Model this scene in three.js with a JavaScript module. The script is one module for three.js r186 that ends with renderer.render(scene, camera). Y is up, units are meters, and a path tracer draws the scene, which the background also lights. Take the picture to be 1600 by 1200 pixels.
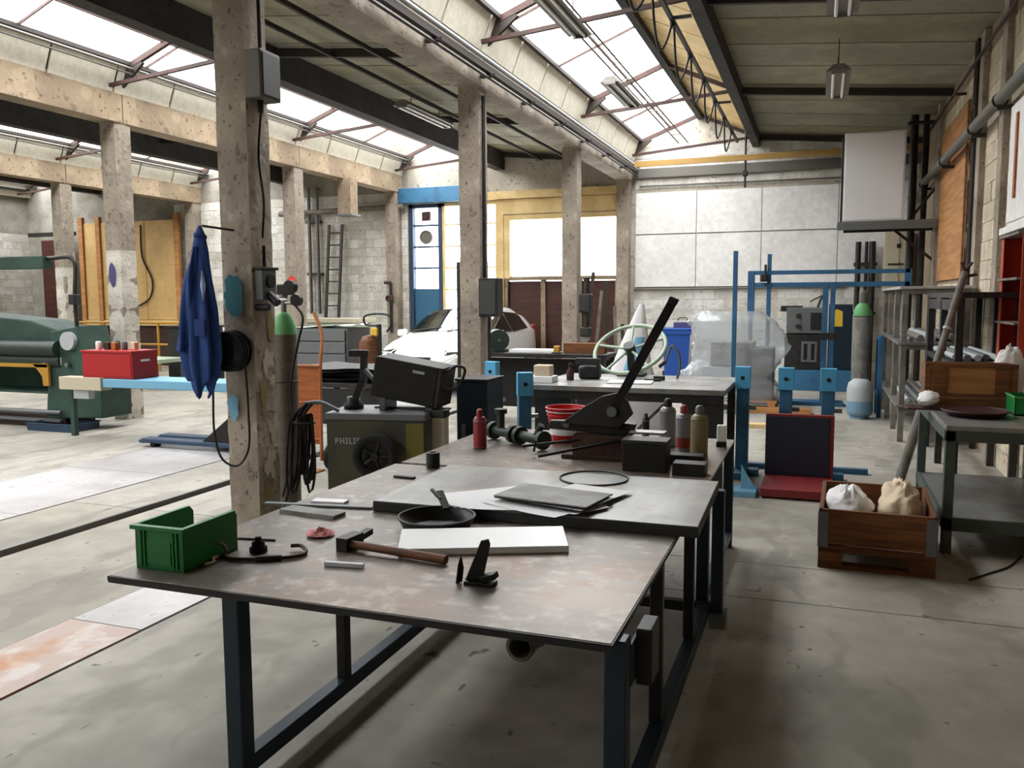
import * as THREE from 'three';
import { RoundedBoxGeometry } from 'three/addons/geometries/RoundedBoxGeometry.js';
import { mergeGeometries } from 'three/addons/utils/BufferGeometryUtils.js';
import { TextGeometry } from 'three/addons/geometries/TextGeometry.js';
import { RectAreaLightUniformsLib } from 'three/addons/lights/RectAreaLightUniformsLib.js';
import { FontLoader } from 'three/addons/loaders/FontLoader.js';

// ---------- camera, sky, exposure ----------
const scene = new THREE.Scene();
const FOC = 1320, EYE = 1.62, ROLL = THREE.MathUtils.degToRad(-0.28);
const PITCH = Math.atan(132.6 / FOC), YAW = Math.atan(483.6 / Math.hypot(FOC, 132.6));
const camera = new THREE.PerspectiveCamera(THREE.MathUtils.radToDeg(2 * Math.atan(600 / FOC)), 4 / 3, 0.05, 200);
camera.position.set(0, EYE, 0);
camera.rotation.order = 'YXZ';
camera.rotation.set(-PITCH, YAW, ROLL);
camera.updateMatrixWorld(true);
scene.add(camera);
// an even, bright, hazy sky seen through the roof glazing and the glazed doors
const SKY = new THREE.Color(0.975, 0.99, 1.0);
scene.background = SKY;
scene.backgroundIntensity = 7;
// the daylight that falls through each strip of roof glazing, as large as the strip and just outside its panes
RectAreaLightUniformsLib.init();
const daylight = (x, y, z, len, w, ax, ay) => { const l = new THREE.RectAreaLight(SKY, 6.5, len, w); l.name = 'skylight_daylight'; l.position.set(x, y, z); const n = new THREE.Vector3(-ay, ax, 0).normalize(); l.position.addScaledVector(n, 0.08); l.up.set(ax, ay, 0); l.lookAt(l.position.clone().sub(n)); scene.add(l); };
const renderer = new THREE.WebGLRenderer({ antialias: true });
renderer.toneMapping = THREE.LinearToneMapping;
renderer.toneMappingExposure = 1.25;
renderer.shadowMap.enabled = true;

// ---------- pixel to place: on a level plane, a plane across the hall, a plane along it ----------
const ray = (px, py) => new THREE.Vector3((px - 800) / FOC, -(py - 600) / FOC, -1).applyQuaternion(camera.quaternion);
const FL = (px, py, y = 0) => { const d = ray(px, py); return d.multiplyScalar((y - EYE) / d.y).add(camera.position); };
const ZP = (px, py, z) => { const d = ray(px, py); return d.multiplyScalar(z / d.z).add(camera.position); };
const XP = (px, py, x) => { const d = ray(px, py); return d.multiplyScalar(x / d.x).add(camera.position); };

// ---------- seeded numbers and tiling noise ----------
let seed = 7;
const rnd = () => { seed = (seed * 1664525 + 1013904223) >>> 0; return seed / 4294967296; };
const rr = (a, b) => a + (b - a) * rnd();
const hash = (i, j, s) => { let n = (i * 374761393 + j * 668265263 + s * 974634777) | 0; n = Math.imul(n ^ (n >>> 13), 1274126177); return ((n ^ (n >>> 16)) >>> 0) / 4294967296; };
function vn(x, y, fx, fy, s) {
  const X = x * fx, Y = y * fy, i = Math.floor(X), j = Math.floor(Y), u = X - i, v = Y - j;
  const a = u * u * (3 - 2 * u), b = v * v * (3 - 2 * v), m = (p, q) => ((p % q) + q) % q;
  const i0 = m(i, fx), i1 = m(i + 1, fx), j0 = m(j, fy), j1 = m(j + 1, fy);
  return (hash(i0, j0, s) * (1 - a) + hash(i1, j0, s) * a) * (1 - b) + (hash(i0, j1, s) * (1 - a) + hash(i1, j1, s) * a) * b;
}
function fbm(x, y, fx, fy, o, s) { let t = 0, w = 0.5, n = 0; for (let k = 0; k < o; k++) { t += w * vn(x, y, fx << k, fy << k, s + k); n += w; w *= 0.5; } return t / n; }
const sst = (a, b, x) => { const t = Math.min(1, Math.max(0, (x - a) / (b - a))); return t * t * (3 - 2 * t); };
const lerp3 = (a, b, t) => [a[0] + (b[0] - a[0]) * t, a[1] + (b[1] - a[1]) * t, a[2] + (b[2] - a[2]) * t];
const rgb = (h) => [(h >> 16) / 255, ((h >> 8) & 255) / 255, (h & 255) / 255];
function tex(size, fn, colour = true) {
  const d = new Uint8Array(size * size * 4);
  for (let y = 0; y < size; y++) for (let x = 0; x < size; x++) {
    const c = fn((x + 0.5) / size, (y + 0.5) / size), k = (y * size + x) * 4;
    for (let q = 0; q < 3; q++) d[k + q] = Math.max(0, Math.min(255, 255 * (c.length ? c[q] : c)));
    d[k + 3] = 255;
  }
  const t = new THREE.DataTexture(d, size, size, THREE.RGBAFormat);
  t.wrapS = t.wrapT = THREE.RepeatWrapping; t.magFilter = THREE.LinearFilter; t.minFilter = THREE.LinearMipmapLinearFilter; t.generateMipmaps = true;
  if (colour) t.colorSpace = THREE.SRGBColorSpace;
  t.needsUpdate = true;
  return t;
}
const sized = (t, w, h = w) => { const c = t.clone(); c.repeat.set(1 / w, 1 / h); c.needsUpdate = true; return c; };

// ---------- materials ----------
// two-tone grain: base colour a, patches b, specks c
const grain = (a, b, c, f, s, speck = 0.72, size = 512) => tex(size, (x, y) => {
  const n = fbm(x, y, f, f, 5, s), m = fbm(x, y, f * 8, f * 8, 3, s + 20);
  let k = lerp3(a, b, sst(0.35, 0.68, n));
  k = lerp3(k, c, sst(speck, speck + 0.1, m) * 0.8);
  const g = 0.94 + 0.12 * m;
  return [k[0] * g, k[1] * g, k[2] * g];
});
const woodTex = (a, b, s) => tex(512, (x, y) => lerp3(a, b, sst(0.25, 0.8, fbm(x + 0.03 * vn(x, y, 3, 3, s), y, 3, 40, 4, s)) * 0.8 + 0.2 * fbm(x, y, 6, 6, 3, s + 9)));
const T = {};
T.floor = tex(1024, (x, y) => {
  const n = fbm(x, y, 4, 4, 6, 1), m = fbm(x, y, 32, 32, 3, 2), p = fbm(x, y, 9, 9, 4, 3), q = vn(x, y, 90, 90, 4);
  const w = fbm(x + 0.1 * p, y, 24, 6, 4, 5);
  let k = lerp3(rgb(0xaaa59a), rgb(0x928e84), sst(0.3, 0.7, n));
  k = lerp3(k, rgb(0x7c786f), sst(0.55, 0.75, w) * 0.5);
  k = lerp3(k, rgb(0x6a675f), sst(0.64, 0.76, p) * 0.3);
  k = lerp3(k, rgb(0x4a4742), sst(0.86, 0.95, q * 0.75 + m * 0.3) * 0.8);
  const g = 0.92 + 0.16 * m;
  return [k[0] * g, k[1] * g, k[2] * g];
});
T.bump = tex(512, (x, y) => fbm(x, y, 10, 10, 6, 11), false);
T.pillar = tex(512, (x, y) => {
  const n = fbm(x, y, 3, 3, 5, 30), m = fbm(x, y, 14, 14, 4, 31), p = fbm(x, y, 6, 6, 4, 35);
  const e = fbm(x, y, 40, 40, 3, 38);
  let k = lerp3(rgb(0xa39888), rgb(0x8d8275), sst(0.3, 0.7, n));
  k = lerp3(k, rgb(0xbdb2a4), sst(0.6, 0.7, p) * 0.45);
  k = lerp3(k, rgb(0x64574b), sst(0.64, 0.78, m) * 0.5);
  k = lerp3(k, rgb(0x4a3f36), sst(0.72, 0.8, e) * 0.6);
  return k;
});
T.block = grain(rgb(0xdfddd7), rgb(0xc6c3bc), rgb(0x9b9790), 4, 40, 0.66);
T.sheet = tex(1024, (x, y) => {
  const n = fbm(x, y, 3, 3, 6, 50), m = fbm(x, y, 24, 24, 4, 51), s = fbm(x, y, 4, 60, 3, 52), w = fbm(x, y, 7, 7, 4, 53);
  let k = lerp3(rgb(0x8f8379), rgb(0x6f665f), sst(0.35, 0.66, n));
  k = lerp3(k, rgb(0x8a6a55), sst(0.58, 0.7, w) * 0.45);
  const t = fbm(x, y, 60, 60, 3, 56);
  k = lerp3(k, rgb(0xbdb6ae), sst(0.5, 0.75, m * 0.4 + n * 0.15 + t * 0.45) * 0.5);
  const g = 0.9 + 0.16 * s;
  return [k[0] * g, k[1] * g, k[2] * g];
});
T.plate = tex(512, (x, y) => {
  const n = fbm(x, y, 4, 4, 5, 60), m = fbm(x, y, 12, 12, 4, 61), s = fbm(x, y, 50, 5, 3, 62);
  let k = lerp3(rgb(0x8f8f8d), rgb(0x72726f), sst(0.35, 0.65, n));
  k = lerp3(k, rgb(0x8a7664), sst(0.6, 0.72, m) * 0.5);
  const g = 0.93 + 0.12 * s;
  return [k[0] * g, k[1] * g, k[2] * g];
});
T.rustplate = tex(512, (x, y) => {
  const n = fbm(x, y, 3, 3, 5, 70), m = fbm(x, y, 10, 10, 4, 71);
  let k = lerp3(rgb(0xc2b8b2), rgb(0xb09a8e), sst(0.3, 0.6, m));
  return lerp3(k, rgb(0xb4703f), sst(0.5, 0.66, n) * 0.75);
});
T.paleplate = grain(rgb(0xbdbabb), rgb(0xa9a5a4), rgb(0x8a8683), 3, 80);
T.wood = woodTex(rgb(0x8a5a32), rgb(0x5e3a1f), 90);
T.plywood = woodTex(rgb(0xc08a52), rgb(0xa06d3c), 92);
T.panel = grain(rgb(0x9a9680), rgb(0x868270), rgb(0x6d6a5c), 3, 100, 0.78);
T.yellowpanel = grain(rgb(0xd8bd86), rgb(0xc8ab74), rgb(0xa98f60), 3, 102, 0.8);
T.white = grain(rgb(0xe9e8e6), rgb(0xe0dedb), rgb(0xcbc9c5), 3, 104, 0.8);
T.blue = grain(rgb(0x336a8e), rgb(0x2b5b7c), rgb(0x20465e), 5, 106, 0.75);
T.dark = grain(rgb(0x33312f), rgb(0x262524), rgb(0x4d463f), 6, 108, 0.72);
T.green = grain(rgb(0x2b4a3f), rgb(0x223d34), rgb(0x182a24), 5, 110, 0.74);
T.olive = tex(512, (x, y) => lerp3(lerp3(rgb(0x4e4a3a), rgb(0x3c392f), sst(0.35, 0.65, fbm(x, y, 4, 4, 5, 112))), rgb(0x7c6f20), sst(0.62, 0.7, fbm(x, y, 3, 3, 4, 114)) * 0.6));
T.rust = grain(rgb(0x5b3d31), rgb(0x472f27), rgb(0x7a5240), 6, 116, 0.7);
T.cloth = tex(256, (x, y) => 0.5 + 0.25 * Math.sin(x * 400) + 0.25 * Math.sin(y * 400), false);

const std = (o) => new THREE.MeshStandardMaterial(o);
const tm = (t, size, rough, o = {}) => std({ map: sized(t, size), roughness: rough, ...o });
const col = (hex, rough = 0.6, metal = 0, o = {}) => std({ color: hex, roughness: rough, metalness: metal, ...o });
const bumped = (size, s) => ({ bumpMap: sized(T.bump, size), bumpScale: s });
const M = {
  floor: tm(T.floor, 4.1, 0.62, bumped(1.3, 0.004)), floor2: tm(T.floor, 4.1, 0.66, { color: 0xf8f6f1, ...bumped(1.3, 0.004) }), floor3: tm(T.floor, 4.1, 0.6, { color: 0xf3f0ea, ...bumped(1.5, 0.004) }),
  joint: col(0x2b2926, 0.95), rail: col(0x6d6a66, 0.35, 0.8), slot: col(0x121110, 0.9),
  paleplate: tm(T.paleplate, 1.6, 0.42, { metalness: 0.15 }), rustplate: tm(T.rustplate, 1.2, 0.5, { metalness: 0.1 }),
  pillar: tm(T.pillar, 1.1, 0.9, bumped(0.7, 0.012)), beam: tm(T.pillar, 1.6, 0.9, { color: 0xf6ead8, ...bumped(0.9, 0.01) }),
  block: tm(T.block, 1.3, 0.9, bumped(0.5, 0.006)), block2: tm(T.block, 0.9, 0.9, { color: 0xf6f4f0, ...bumped(0.5, 0.006) }), block3: tm(T.block, 1.7, 0.9, { color: 0xedeae4, ...bumped(0.5, 0.006) }),
  mortar: tm(T.block, 1.1, 0.95, { color: 0xb8b5ae }),
  tan1: tm(T.block, 1.0, 0.9, { color: 0xf8ead6, ...bumped(0.5, 0.006) }), tan2: tm(T.block, 1.4, 0.9, { color: 0xf0e2cc, ...bumped(0.5, 0.006) }), tanmortar: tm(T.block, 1.0, 0.95, { color: 0xb09f88 }),
  plaster: tm(T.block, 2.2, 0.9, { color: 0xd8d2c8 }),
  whitepanel: tm(T.white, 1.7, 0.55), whitebox: col(0xe2e3e5, 0.45), cream: tm(T.yellowpanel, 2.5, 0.6, { color: 0xfff4e6 }),
  panel: tm(T.panel, 1.9, 0.85), panel2: tm(T.panel, 1.3, 0.85, { color: 0xf0ecdf }), deck: col(0x2a2722, 0.9),
  yellow: tm(T.yellowpanel, 1.2, 0.7), greyup: tm(T.white, 0.9, 0.8, { color: 0xf0ecdc }),
  rafter: tm(T.rust, 0.8, 0.7, { color: 0xb8a8a0 }), darkbeam: tm(T.dark, 1.1, 0.75), purlin: col(0x2e2622, 0.75),
  glass: new THREE.MeshPhysicalMaterial({ color: 0xffffff, roughness: 0.02, transmission: 1, thickness: 0, ior: 1.45 }),
  carglass: new THREE.MeshPhysicalMaterial({ color: 0x1c2423, roughness: 0.04, clearcoat: 1, clearcoatRoughness: 0.03 }),
  sheet: tm(T.sheet, 1.9, 0.42, { metalness: 0.35, ...bumped(0.6, 0.0012) }), plate: tm(T.plate, 1.3, 0.36, { metalness: 0.35 }), plateedge: col(0x3a3a3a, 0.55, 0.3),
  navy: col(0x1d2e3b, 0.42, 0.25), black: col(0x151515, 0.5), blackm: col(0x1c1b1a, 0.45, 0.4), rubber: col(0x161616, 0.85), iron: tm(T.dark, 0.5, 0.5, { metalness: 0.4 }),
  steel: col(0x8d8f90, 0.32, 0.85), galv: col(0x6f7273, 0.5, 0.5), chrome: col(0xc8cacc, 0.15, 1), pipegrey: col(0x66635d, 0.6, 0.2), rackm: tm(T.plate, 0.5, 0.65, { color: 0xd8cfc4 }),
  blue: tm(T.blue, 0.9, 0.5), skyblue: col(0x4ea3cf, 0.5), blueframe: tm(T.blue, 1.4, 0.5, { color: 0xcfe4ee }), binblue: col(0x1c4fa3, 0.5), deepblue: col(0x223a55, 0.55), bluedoor: col(0x245a78, 0.5), lightblue: col(0x6fa6c4, 0.5),
  green: tm(T.green, 0.8, 0.68), binGreen: col(0x0f7a33, 0.42), capgreen: col(0x5a9a60, 0.6), palegreen: col(0xa9bba6, 0.5), darkgreen: col(0x223029, 0.5), benchgreen: col(0x424b44, 0.6),
  yellowp: col(0xb5862a, 0.55), oliveyellow: col(0x6e641f, 0.6), yellowpipe: col(0x9c7a3c, 0.6), red: col(0xa3161c, 0.42), redm: col(0x7a1f22, 0.55), redrack: col(0xa8341a, 0.6), bucketred: col(0xc41b24, 0.4), canred: col(0x8d2a2a, 0.45),
  olive: tm(T.olive, 0.9, 0.6), olivelid: tm(T.dark, 0.8, 0.5, { color: 0xffffff }),
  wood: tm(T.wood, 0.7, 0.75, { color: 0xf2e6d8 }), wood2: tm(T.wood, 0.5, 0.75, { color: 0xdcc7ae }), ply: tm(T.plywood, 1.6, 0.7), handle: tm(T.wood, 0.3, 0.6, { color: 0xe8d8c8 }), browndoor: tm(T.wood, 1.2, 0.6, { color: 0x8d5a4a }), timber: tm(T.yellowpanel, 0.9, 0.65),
  paper: col(0xf2f2f4, 0.8), whiteprofile: col(0xf3f4f5, 0.35), cardgrey: tm(T.plate, 0.6, 0.6, { metalness: 0 }), beige: col(0xd2bfa4, 0.9), whitecloth: col(0xe4e1e2, 0.9), pink: col(0xd98f8c, 0.85), chalk: col(0xd9dce4, 0.5),
  overall: std({ color: 0x1e3d7a, roughness: 0.88, bumpMap: sized(T.cloth, 0.25), bumpScale: 0.0006 }), overall2: std({ color: 0x8e9bb8, roughness: 0.9 }),
  carpaint: new THREE.MeshPhysicalMaterial({ color: 0xeceeee, roughness: 0.3, clearcoat: 1, clearcoatRoughness: 0.05 }),
  film: new THREE.MeshPhysicalMaterial({ color: 0xe9edf0, roughness: 0.22, transmission: 0.78, thickness: 0, side: THREE.DoubleSide }),
  tube: col(0xe8e8e4, 0.35), lampbody: col(0x6b655e, 0.5), orange: col(0x9a5a28, 0.6), dullorange: tm(T.plywood, 0.8, 0.7, { color: 0xe8b890 }), teal: col(0x2f6f78, 0.8), cable: col(0x191818, 0.7),
  creamsteel: col(0xb9b19a, 0.6), canGrey: col(0x85858a, 0.4, 0.3), canYellow: col(0x857a54, 0.5), gasgrey: tm(T.plate, 0.7, 0.55, { color: 0xdedcd8 }), gasbrown: tm(T.pillar, 0.6, 0.6, { color: 0x9a948c }), gasblue: col(0x6d8fa6, 0.5), gaslight: col(0xa9adb0, 0.5), signred: col(0xc23a2a, 0.6), signyellow: col(0xe0b52e, 0.6),
  navyface: col(0x1d2233, 0.5), ochre: col(0x87754f, 0.9), palechip: col(0xb3a898, 0.9), whitewash: tm(T.block, 0.8, 0.9, { color: 0xf4f1ea, ...bumped(0.6, 0.008) }), maroon: col(0x3d1a1c, 0.45), purple: col(0x4c4570, 0.8),
};

// ---------- geometry ----------
const V = (x, y, z) => new THREE.Vector3(x, y, z);
const clean = (g) => { const o = g.index ? g.toNonIndexed() : g; for (const k of Object.keys(o.attributes)) if (!['position', 'normal', 'uv'].includes(k)) o.deleteAttribute(k); o.morphAttributes = {}; if (!o.attributes.uv) o.setAttribute('uv', new THREE.BufferAttribute(new Float32Array(o.attributes.position.count * 2), 2)); return o; };
const put = (g, x, y, z, rx = 0, ry = 0, rz = 0) => g.applyMatrix4(new THREE.Matrix4().compose(V(x, y, z), new THREE.Quaternion().setFromEuler(new THREE.Euler(rx, ry, rz, 'YXZ')), V(1, 1, 1)));
const box = (x, y, z, w, h, d, rx, ry, rz) => put(clean(new THREE.BoxGeometry(w, h, d)), x, y, z, rx, ry, rz);
const rbox = (x, y, z, w, h, d, r = 0.008, rx, ry, rz) => put(clean(new RoundedBoxGeometry(w, h, d, 2, Math.min(r, w / 2.1, h / 2.1, d / 2.1))), x, y, z, rx, ry, rz);
// box given by its two corners
const bb = (x0, x1, y0, y1, z0, z1, r) => (r ? rbox : box)((x0 + x1) / 2, (y0 + y1) / 2, (z0 + z1) / 2, Math.abs(x1 - x0), Math.abs(y1 - y0), Math.abs(z1 - z0), r);
const bb0 = (x0, x1, y0, y1, z0, z1) => box((x0 + x1) / 2, (y0 + y1) / 2, (z0 + z1) / 2, Math.abs(x1 - x0), Math.abs(y1 - y0), Math.abs(z1 - z0));
const cyl = (x, y, z, r, h, seg = 20, r2 = r, rx, ry, rz) => put(clean(new THREE.CylinderGeometry(r2, r, h, seg)), x, y, z, rx, ry, rz);
function rod(a, b, r, seg = 10, r2 = r) {
  const d = b.clone().sub(a), g = clean(new THREE.CylinderGeometry(r2, r, d.length(), seg));
  return g.applyMatrix4(new THREE.Matrix4().compose(a.clone().add(b).multiplyScalar(0.5), new THREE.Quaternion().setFromUnitVectors(V(0, 1, 0), d.normalize()), V(1, 1, 1)));
}
// square bar from a to b
function bar(a, b, w, h = w, twist = 0) {
  const d = b.clone().sub(a), L = d.length(), g = clean(new THREE.BoxGeometry(w, h, L));
  const m = new THREE.Matrix4().lookAt(a, b, Math.abs(d.y) > 0.98 * L ? V(0, 0, 1) : V(0, 1, 0));
  if (twist) g.rotateZ(twist);
  return g.applyMatrix4(m).translate((a.x + b.x) / 2, (a.y + b.y) / 2, (a.z + b.z) / 2);
}
const tube = (pts, r, seg = 24, rad = 7, closed = false) => clean(new THREE.TubeGeometry(new THREE.CatmullRomCurve3(pts, closed), seg, r, rad, closed));
const lathe = (pts, x = 0, y = 0, z = 0, seg = 28) => put(clean(new THREE.LatheGeometry(pts.map((p) => new THREE.Vector2(p[0], p[1])), seg)), x, y, z);
const torus = (x, y, z, R, r, rx, ry, rz, seg = 36) => put(clean(new THREE.TorusGeometry(R, r, 10, seg)), x, y, z, rx, ry, rz);
// outline in x, y pushed through depth d in z, centred
const ext = (pts, d, bevel = 0, x = 0, y = 0, z = 0, rx, ry, rz, holes = []) => {
  const s = new THREE.Shape(pts.map((p) => new THREE.Vector2(p[0], p[1])));
  for (const h of holes) s.holes.push(new THREE.Path(h.map((p) => new THREE.Vector2(p[0], p[1]))));
  return put(clean(new THREE.ExtrudeGeometry(s, { depth: d - 2 * bevel, bevelEnabled: bevel > 0, bevelSize: bevel, bevelThickness: bevel, bevelSegments: 2, curveSegments: 16 }).translate(0, 0, -d / 2 + bevel)), x, y, z, rx, ry, rz);
};
// grid of points fn(u, v) -> Vector3
function surf(fn, nu, nv, closeU = false) {
  const p = [], idx = [];
  for (let j = 0; j <= nv; j++) for (let i = 0; i <= nu; i++) { const q = fn(closeU && i === nu ? 0 : i / nu, j / nv); p.push(q.x, q.y, q.z); }
  for (let j = 0; j < nv; j++) for (let i = 0; i < nu; i++) { const a = j * (nu + 1) + i, b = a + 1, c = a + nu + 1, d = c + 1; idx.push(a, b, d, a, d, c); }
  const g = new THREE.BufferGeometry(); g.setAttribute('position', new THREE.Float32BufferAttribute(p, 3)); g.setIndex(idx); g.computeVertexNormals();
  if (closeU) { const n = g.attributes.normal; for (let j = 0; j <= nv; j++) { const a = j * (nu + 1), b = a + nu, s = V(n.getX(a) + n.getX(b), n.getY(a) + n.getY(b), n.getZ(a) + n.getZ(b)).normalize(); for (const k of [a, b]) n.setXYZ(k, s.x, s.y, s.z); } }
  return clean(g);
}
// metres as texture coordinates, by the way each face points
function metreUV(g) {
  const p = g.attributes.position, n = g.attributes.normal, u = new Float32Array(p.count * 2);
  for (let i = 0; i < p.count; i += 3) {
    const nx = Math.abs(n.getX(i) + n.getX(i + 1) + n.getX(i + 2)), ny = Math.abs(n.getY(i) + n.getY(i + 1) + n.getY(i + 2)), nz = Math.abs(n.getZ(i) + n.getZ(i + 1) + n.getZ(i + 2));
    for (let k = i; k < i + 3 && k < p.count; k++) { const x = p.getX(k), y = p.getY(k), z = p.getZ(k); const [a, b] = ny >= nx && ny >= nz ? [x, z] : nx >= nz ? [z, y] : [x, y]; u[2 * k] = a; u[2 * k + 1] = b; }
  }
  g.setAttribute('uv', new THREE.BufferAttribute(u, 2));
  return g;
}
const join = (...gs) => metreUV(gs.flat(9).length > 1 ? mergeGeometries(gs.flat(9)) : gs.flat(9)[0]);

// ---------- things, parts, structure ----------
const taken = new Map();
const numbered = (n) => { const k = taken.get(n) || 0; taken.set(n, k + 1); return k ? `${n}_${String(k).padStart(3, '0')}` : n; };
const mesh = (name, g, m) => { const o = new THREE.Mesh(g, m); o.name = name; o.castShadow = o.receiveShadow = true; return o; };
function thing(name, label, category, pos = [0, 0, 0], group, turn = 0) {
  const o = new THREE.Group(); o.name = numbered(name); o.position.set(...(pos.isVector3 ? pos.toArray() : pos)); o.rotation.y = turn;
  o.userData = { label, category }; if (group) o.userData.group = group;
  scene.add(o); return o;
}
// a part given in the thing's own axes
const L = (o, name, g, m, label) => { const p = mesh(name, join(g), m); if (label) p.userData.label = label; o.add(p); return p; };
// a part given in the hall's axes
const W = (o, name, g, m, label) => { const gg = join(g); gg.translate(-o.position.x, -o.position.y, -o.position.z); const p = mesh(name, gg, m); if (label) p.userData.label = label; o.add(p); return p; };
// a sub-part of a part, same axes as the part
const S = (p, name, g, m) => { const gg = join(g); const q = mesh(name, gg, m); p.add(q); return q; };
const SW = (o, p, name, g, m) => { const gg = join(g); gg.translate(-o.position.x, -o.position.y, -o.position.z); const q = mesh(name, gg, m); p.add(q); return q; };
// a thing that is a single mesh, given in the hall's axes
function single(name, label, category, g, m, group) {
  const gg = join(g); gg.computeBoundingBox(); const b = gg.boundingBox, c = [(b.min.x + b.max.x) / 2, b.min.y, (b.min.z + b.max.z) / 2];
  gg.translate(-c[0], -c[1], -c[2]);
  const o = mesh(numbered(name), gg, m); o.position.set(...c); o.userData = { label, category }; if (group) o.userData.group = group;
  scene.add(o); return o;
}
function struct(name, g, m, label) { const o = mesh(numbered(name), join(g), m); o.userData.kind = 'structure'; if (label) o.userData.label = label; scene.add(o); return o; }
const sub = (o, name, g, m, label) => { const p = mesh(name, join(g), m); if (label) p.userData.label = label; o.add(p); return p; };
function dup(o, pos, label, turn) { const r = o.clone(); r.name = numbered(o.name); r.userData = { ...o.userData }; if (label) r.userData.label = label; r.position.set(...(pos.isVector3 ? pos.toArray() : pos)); if (turn !== undefined) r.rotation.y = turn; scene.add(r); return r; }

// ================= the hall =================
const tagS = (o, label, category) => { o.userData.label = label; o.userData.category = category; o.userData.kind = 'structure'; return o; };
const ZB = -17.2, ZF = 6.2, XR = 1.62, XL = -20.1;
const ROWS = [-3.79, -9.0, -14.5], PZ = [-17.03, -13.22, -9.13, -5.03, -0.9, 3.2];

// floor: concrete slabs with open joints, a rail slot and two strips of steel cover plates
{
  const floor = tagS(struct('floor', bb0(XL - 0.2, XR + 0.2, -0.25, -0.05, ZB - 0.3, ZF + 0.2), M.joint), 'worn grey concrete workshop floor with joints and steel cover plates', 'floor');
  const cols = [[XL - 0.2, -13.2, 0], [-13.2, -6.92, 0], [-5.68, -4.96, 0], [-4.86, -3.56, 0], [-3.1, XR + 0.2, 1]];
  const zs = [[ZF + 0.2, 1, -2, -5.1, -9.2, -13.3, ZB - 0.3], [ZF + 0.2, 2, -1.2, -4.62, -5.25, -8.6, -9.3, -12.8, ZB - 0.3]];
  let k = 0;
  for (const [x0, x1, q] of cols) for (let i = 0; i + 1 < zs[q].length; i++) sub(floor, 'slab', bb0(x0 + 0.005, x1 - 0.005, -0.05, 0, zs[q][i + 1] + 0.005, zs[q][i] - 0.005), q ? M.floor : [M.floor, M.floor2, M.floor3][k++ % 3]);
  for (let z = ZF; z > -17; z -= 1.55) sub(floor, 'cover_plate', bb0(-6.91, -5.69, -0.05, 0.003, z - 1.542, z), M.paleplate, 'pale steel cover plate');
  for (let z = 5; z > -3.8; z -= 1.02) sub(floor, 'cover_plate', bb0(-3.552, -3.108, -0.05, 0.005, z - 1.012, z), z < -2.5 ? M.paleplate : M.rustplate, 'rusty steel cover plate');
  sub(floor, 'slab', bb0(-3.55, -3.105, -0.05, 0, ZB - 0.3, -4.2), M.floor2);
  sub(floor, 'rail', bb0(-4.956, -4.925, -0.05, 0.022, ZB, ZF), M.rail, 'worn steel floor rail');
}

// block walls: pieces proud of the joints
function blocks(o, name, u0, u1, y0, y1, skip, make, mats, lenU = 0.4, h = 0.2) {
  const cache = new Map();
  for (let y = y0, r = 0; y < y1 - 0.02; y += h, r++) for (let u = u0 - (r % 2) * lenU / 2; u < u1 - 0.02; u += lenU) {
    const a = Math.max(u, u0) + 0.004, b = Math.min(u + lenU, u1) - 0.004, c = y + 0.004, d = Math.min(y + h, y1) - 0.004;
    if (b - a < 0.05 || skip((a + b) / 2, (c + d) / 2)) continue;
    sub(o, name, make(a, b, c, d, rr(0.004, 0.011)), mats[Math.floor(rnd() * mats.length)]);
  }
}
{ // right long wall: yellowish painted blocks
  const w = tagS(struct('wall_right', bb0(XR, XR + 0.25, 0, 5.0, ZB - 0.3, ZF + 0.2), M.tanmortar), 'long wall of cream painted concrete blocks', 'wall');
  blocks(w, 'block', -14.0, -8.0, 1.0, 4.2, (z, y) => z < -11.5 && y > 1.85 && y < 3.95, (a, b, c, d, t) => bb0(XR - t, XR + 0.01, c, d, a, b), [M.tan1, M.tan2, M.tan1]);
  blocks(w, 'block', -9.2, -7.4, 0, 1.0, () => false, (a, b, c, d, t) => bb0(XR - t, XR + 0.01, c, d, a, b), [M.tan1, M.tan2]);
  for (const z of [-9.3, -10.55, -14.2]) sub(w, 'pilaster', bb(XR - 0.07, XR, 0, 4.45, z - 0.11, z + 0.11, 0.006), M.pillar, 'grey concrete pilaster');
}
{ // back wall, left part: grey painted blocks
  const w = tagS(struct('wall_back_left', bb0(XL - 0.2, -8.72, 0, 5.5, ZB - 0.25, ZB), M.mortar), 'back wall of grey painted concrete blocks behind the ladder', 'wall');
  blocks(w, 'block', -15.2, -8.73, 0.4, 4.0, () => false, (a, b, c, d, t) => bb0(a, b, c, d, ZB - 0.01, ZB + t), [M.block, M.block2, M.block3, M.block2]);
}
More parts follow.
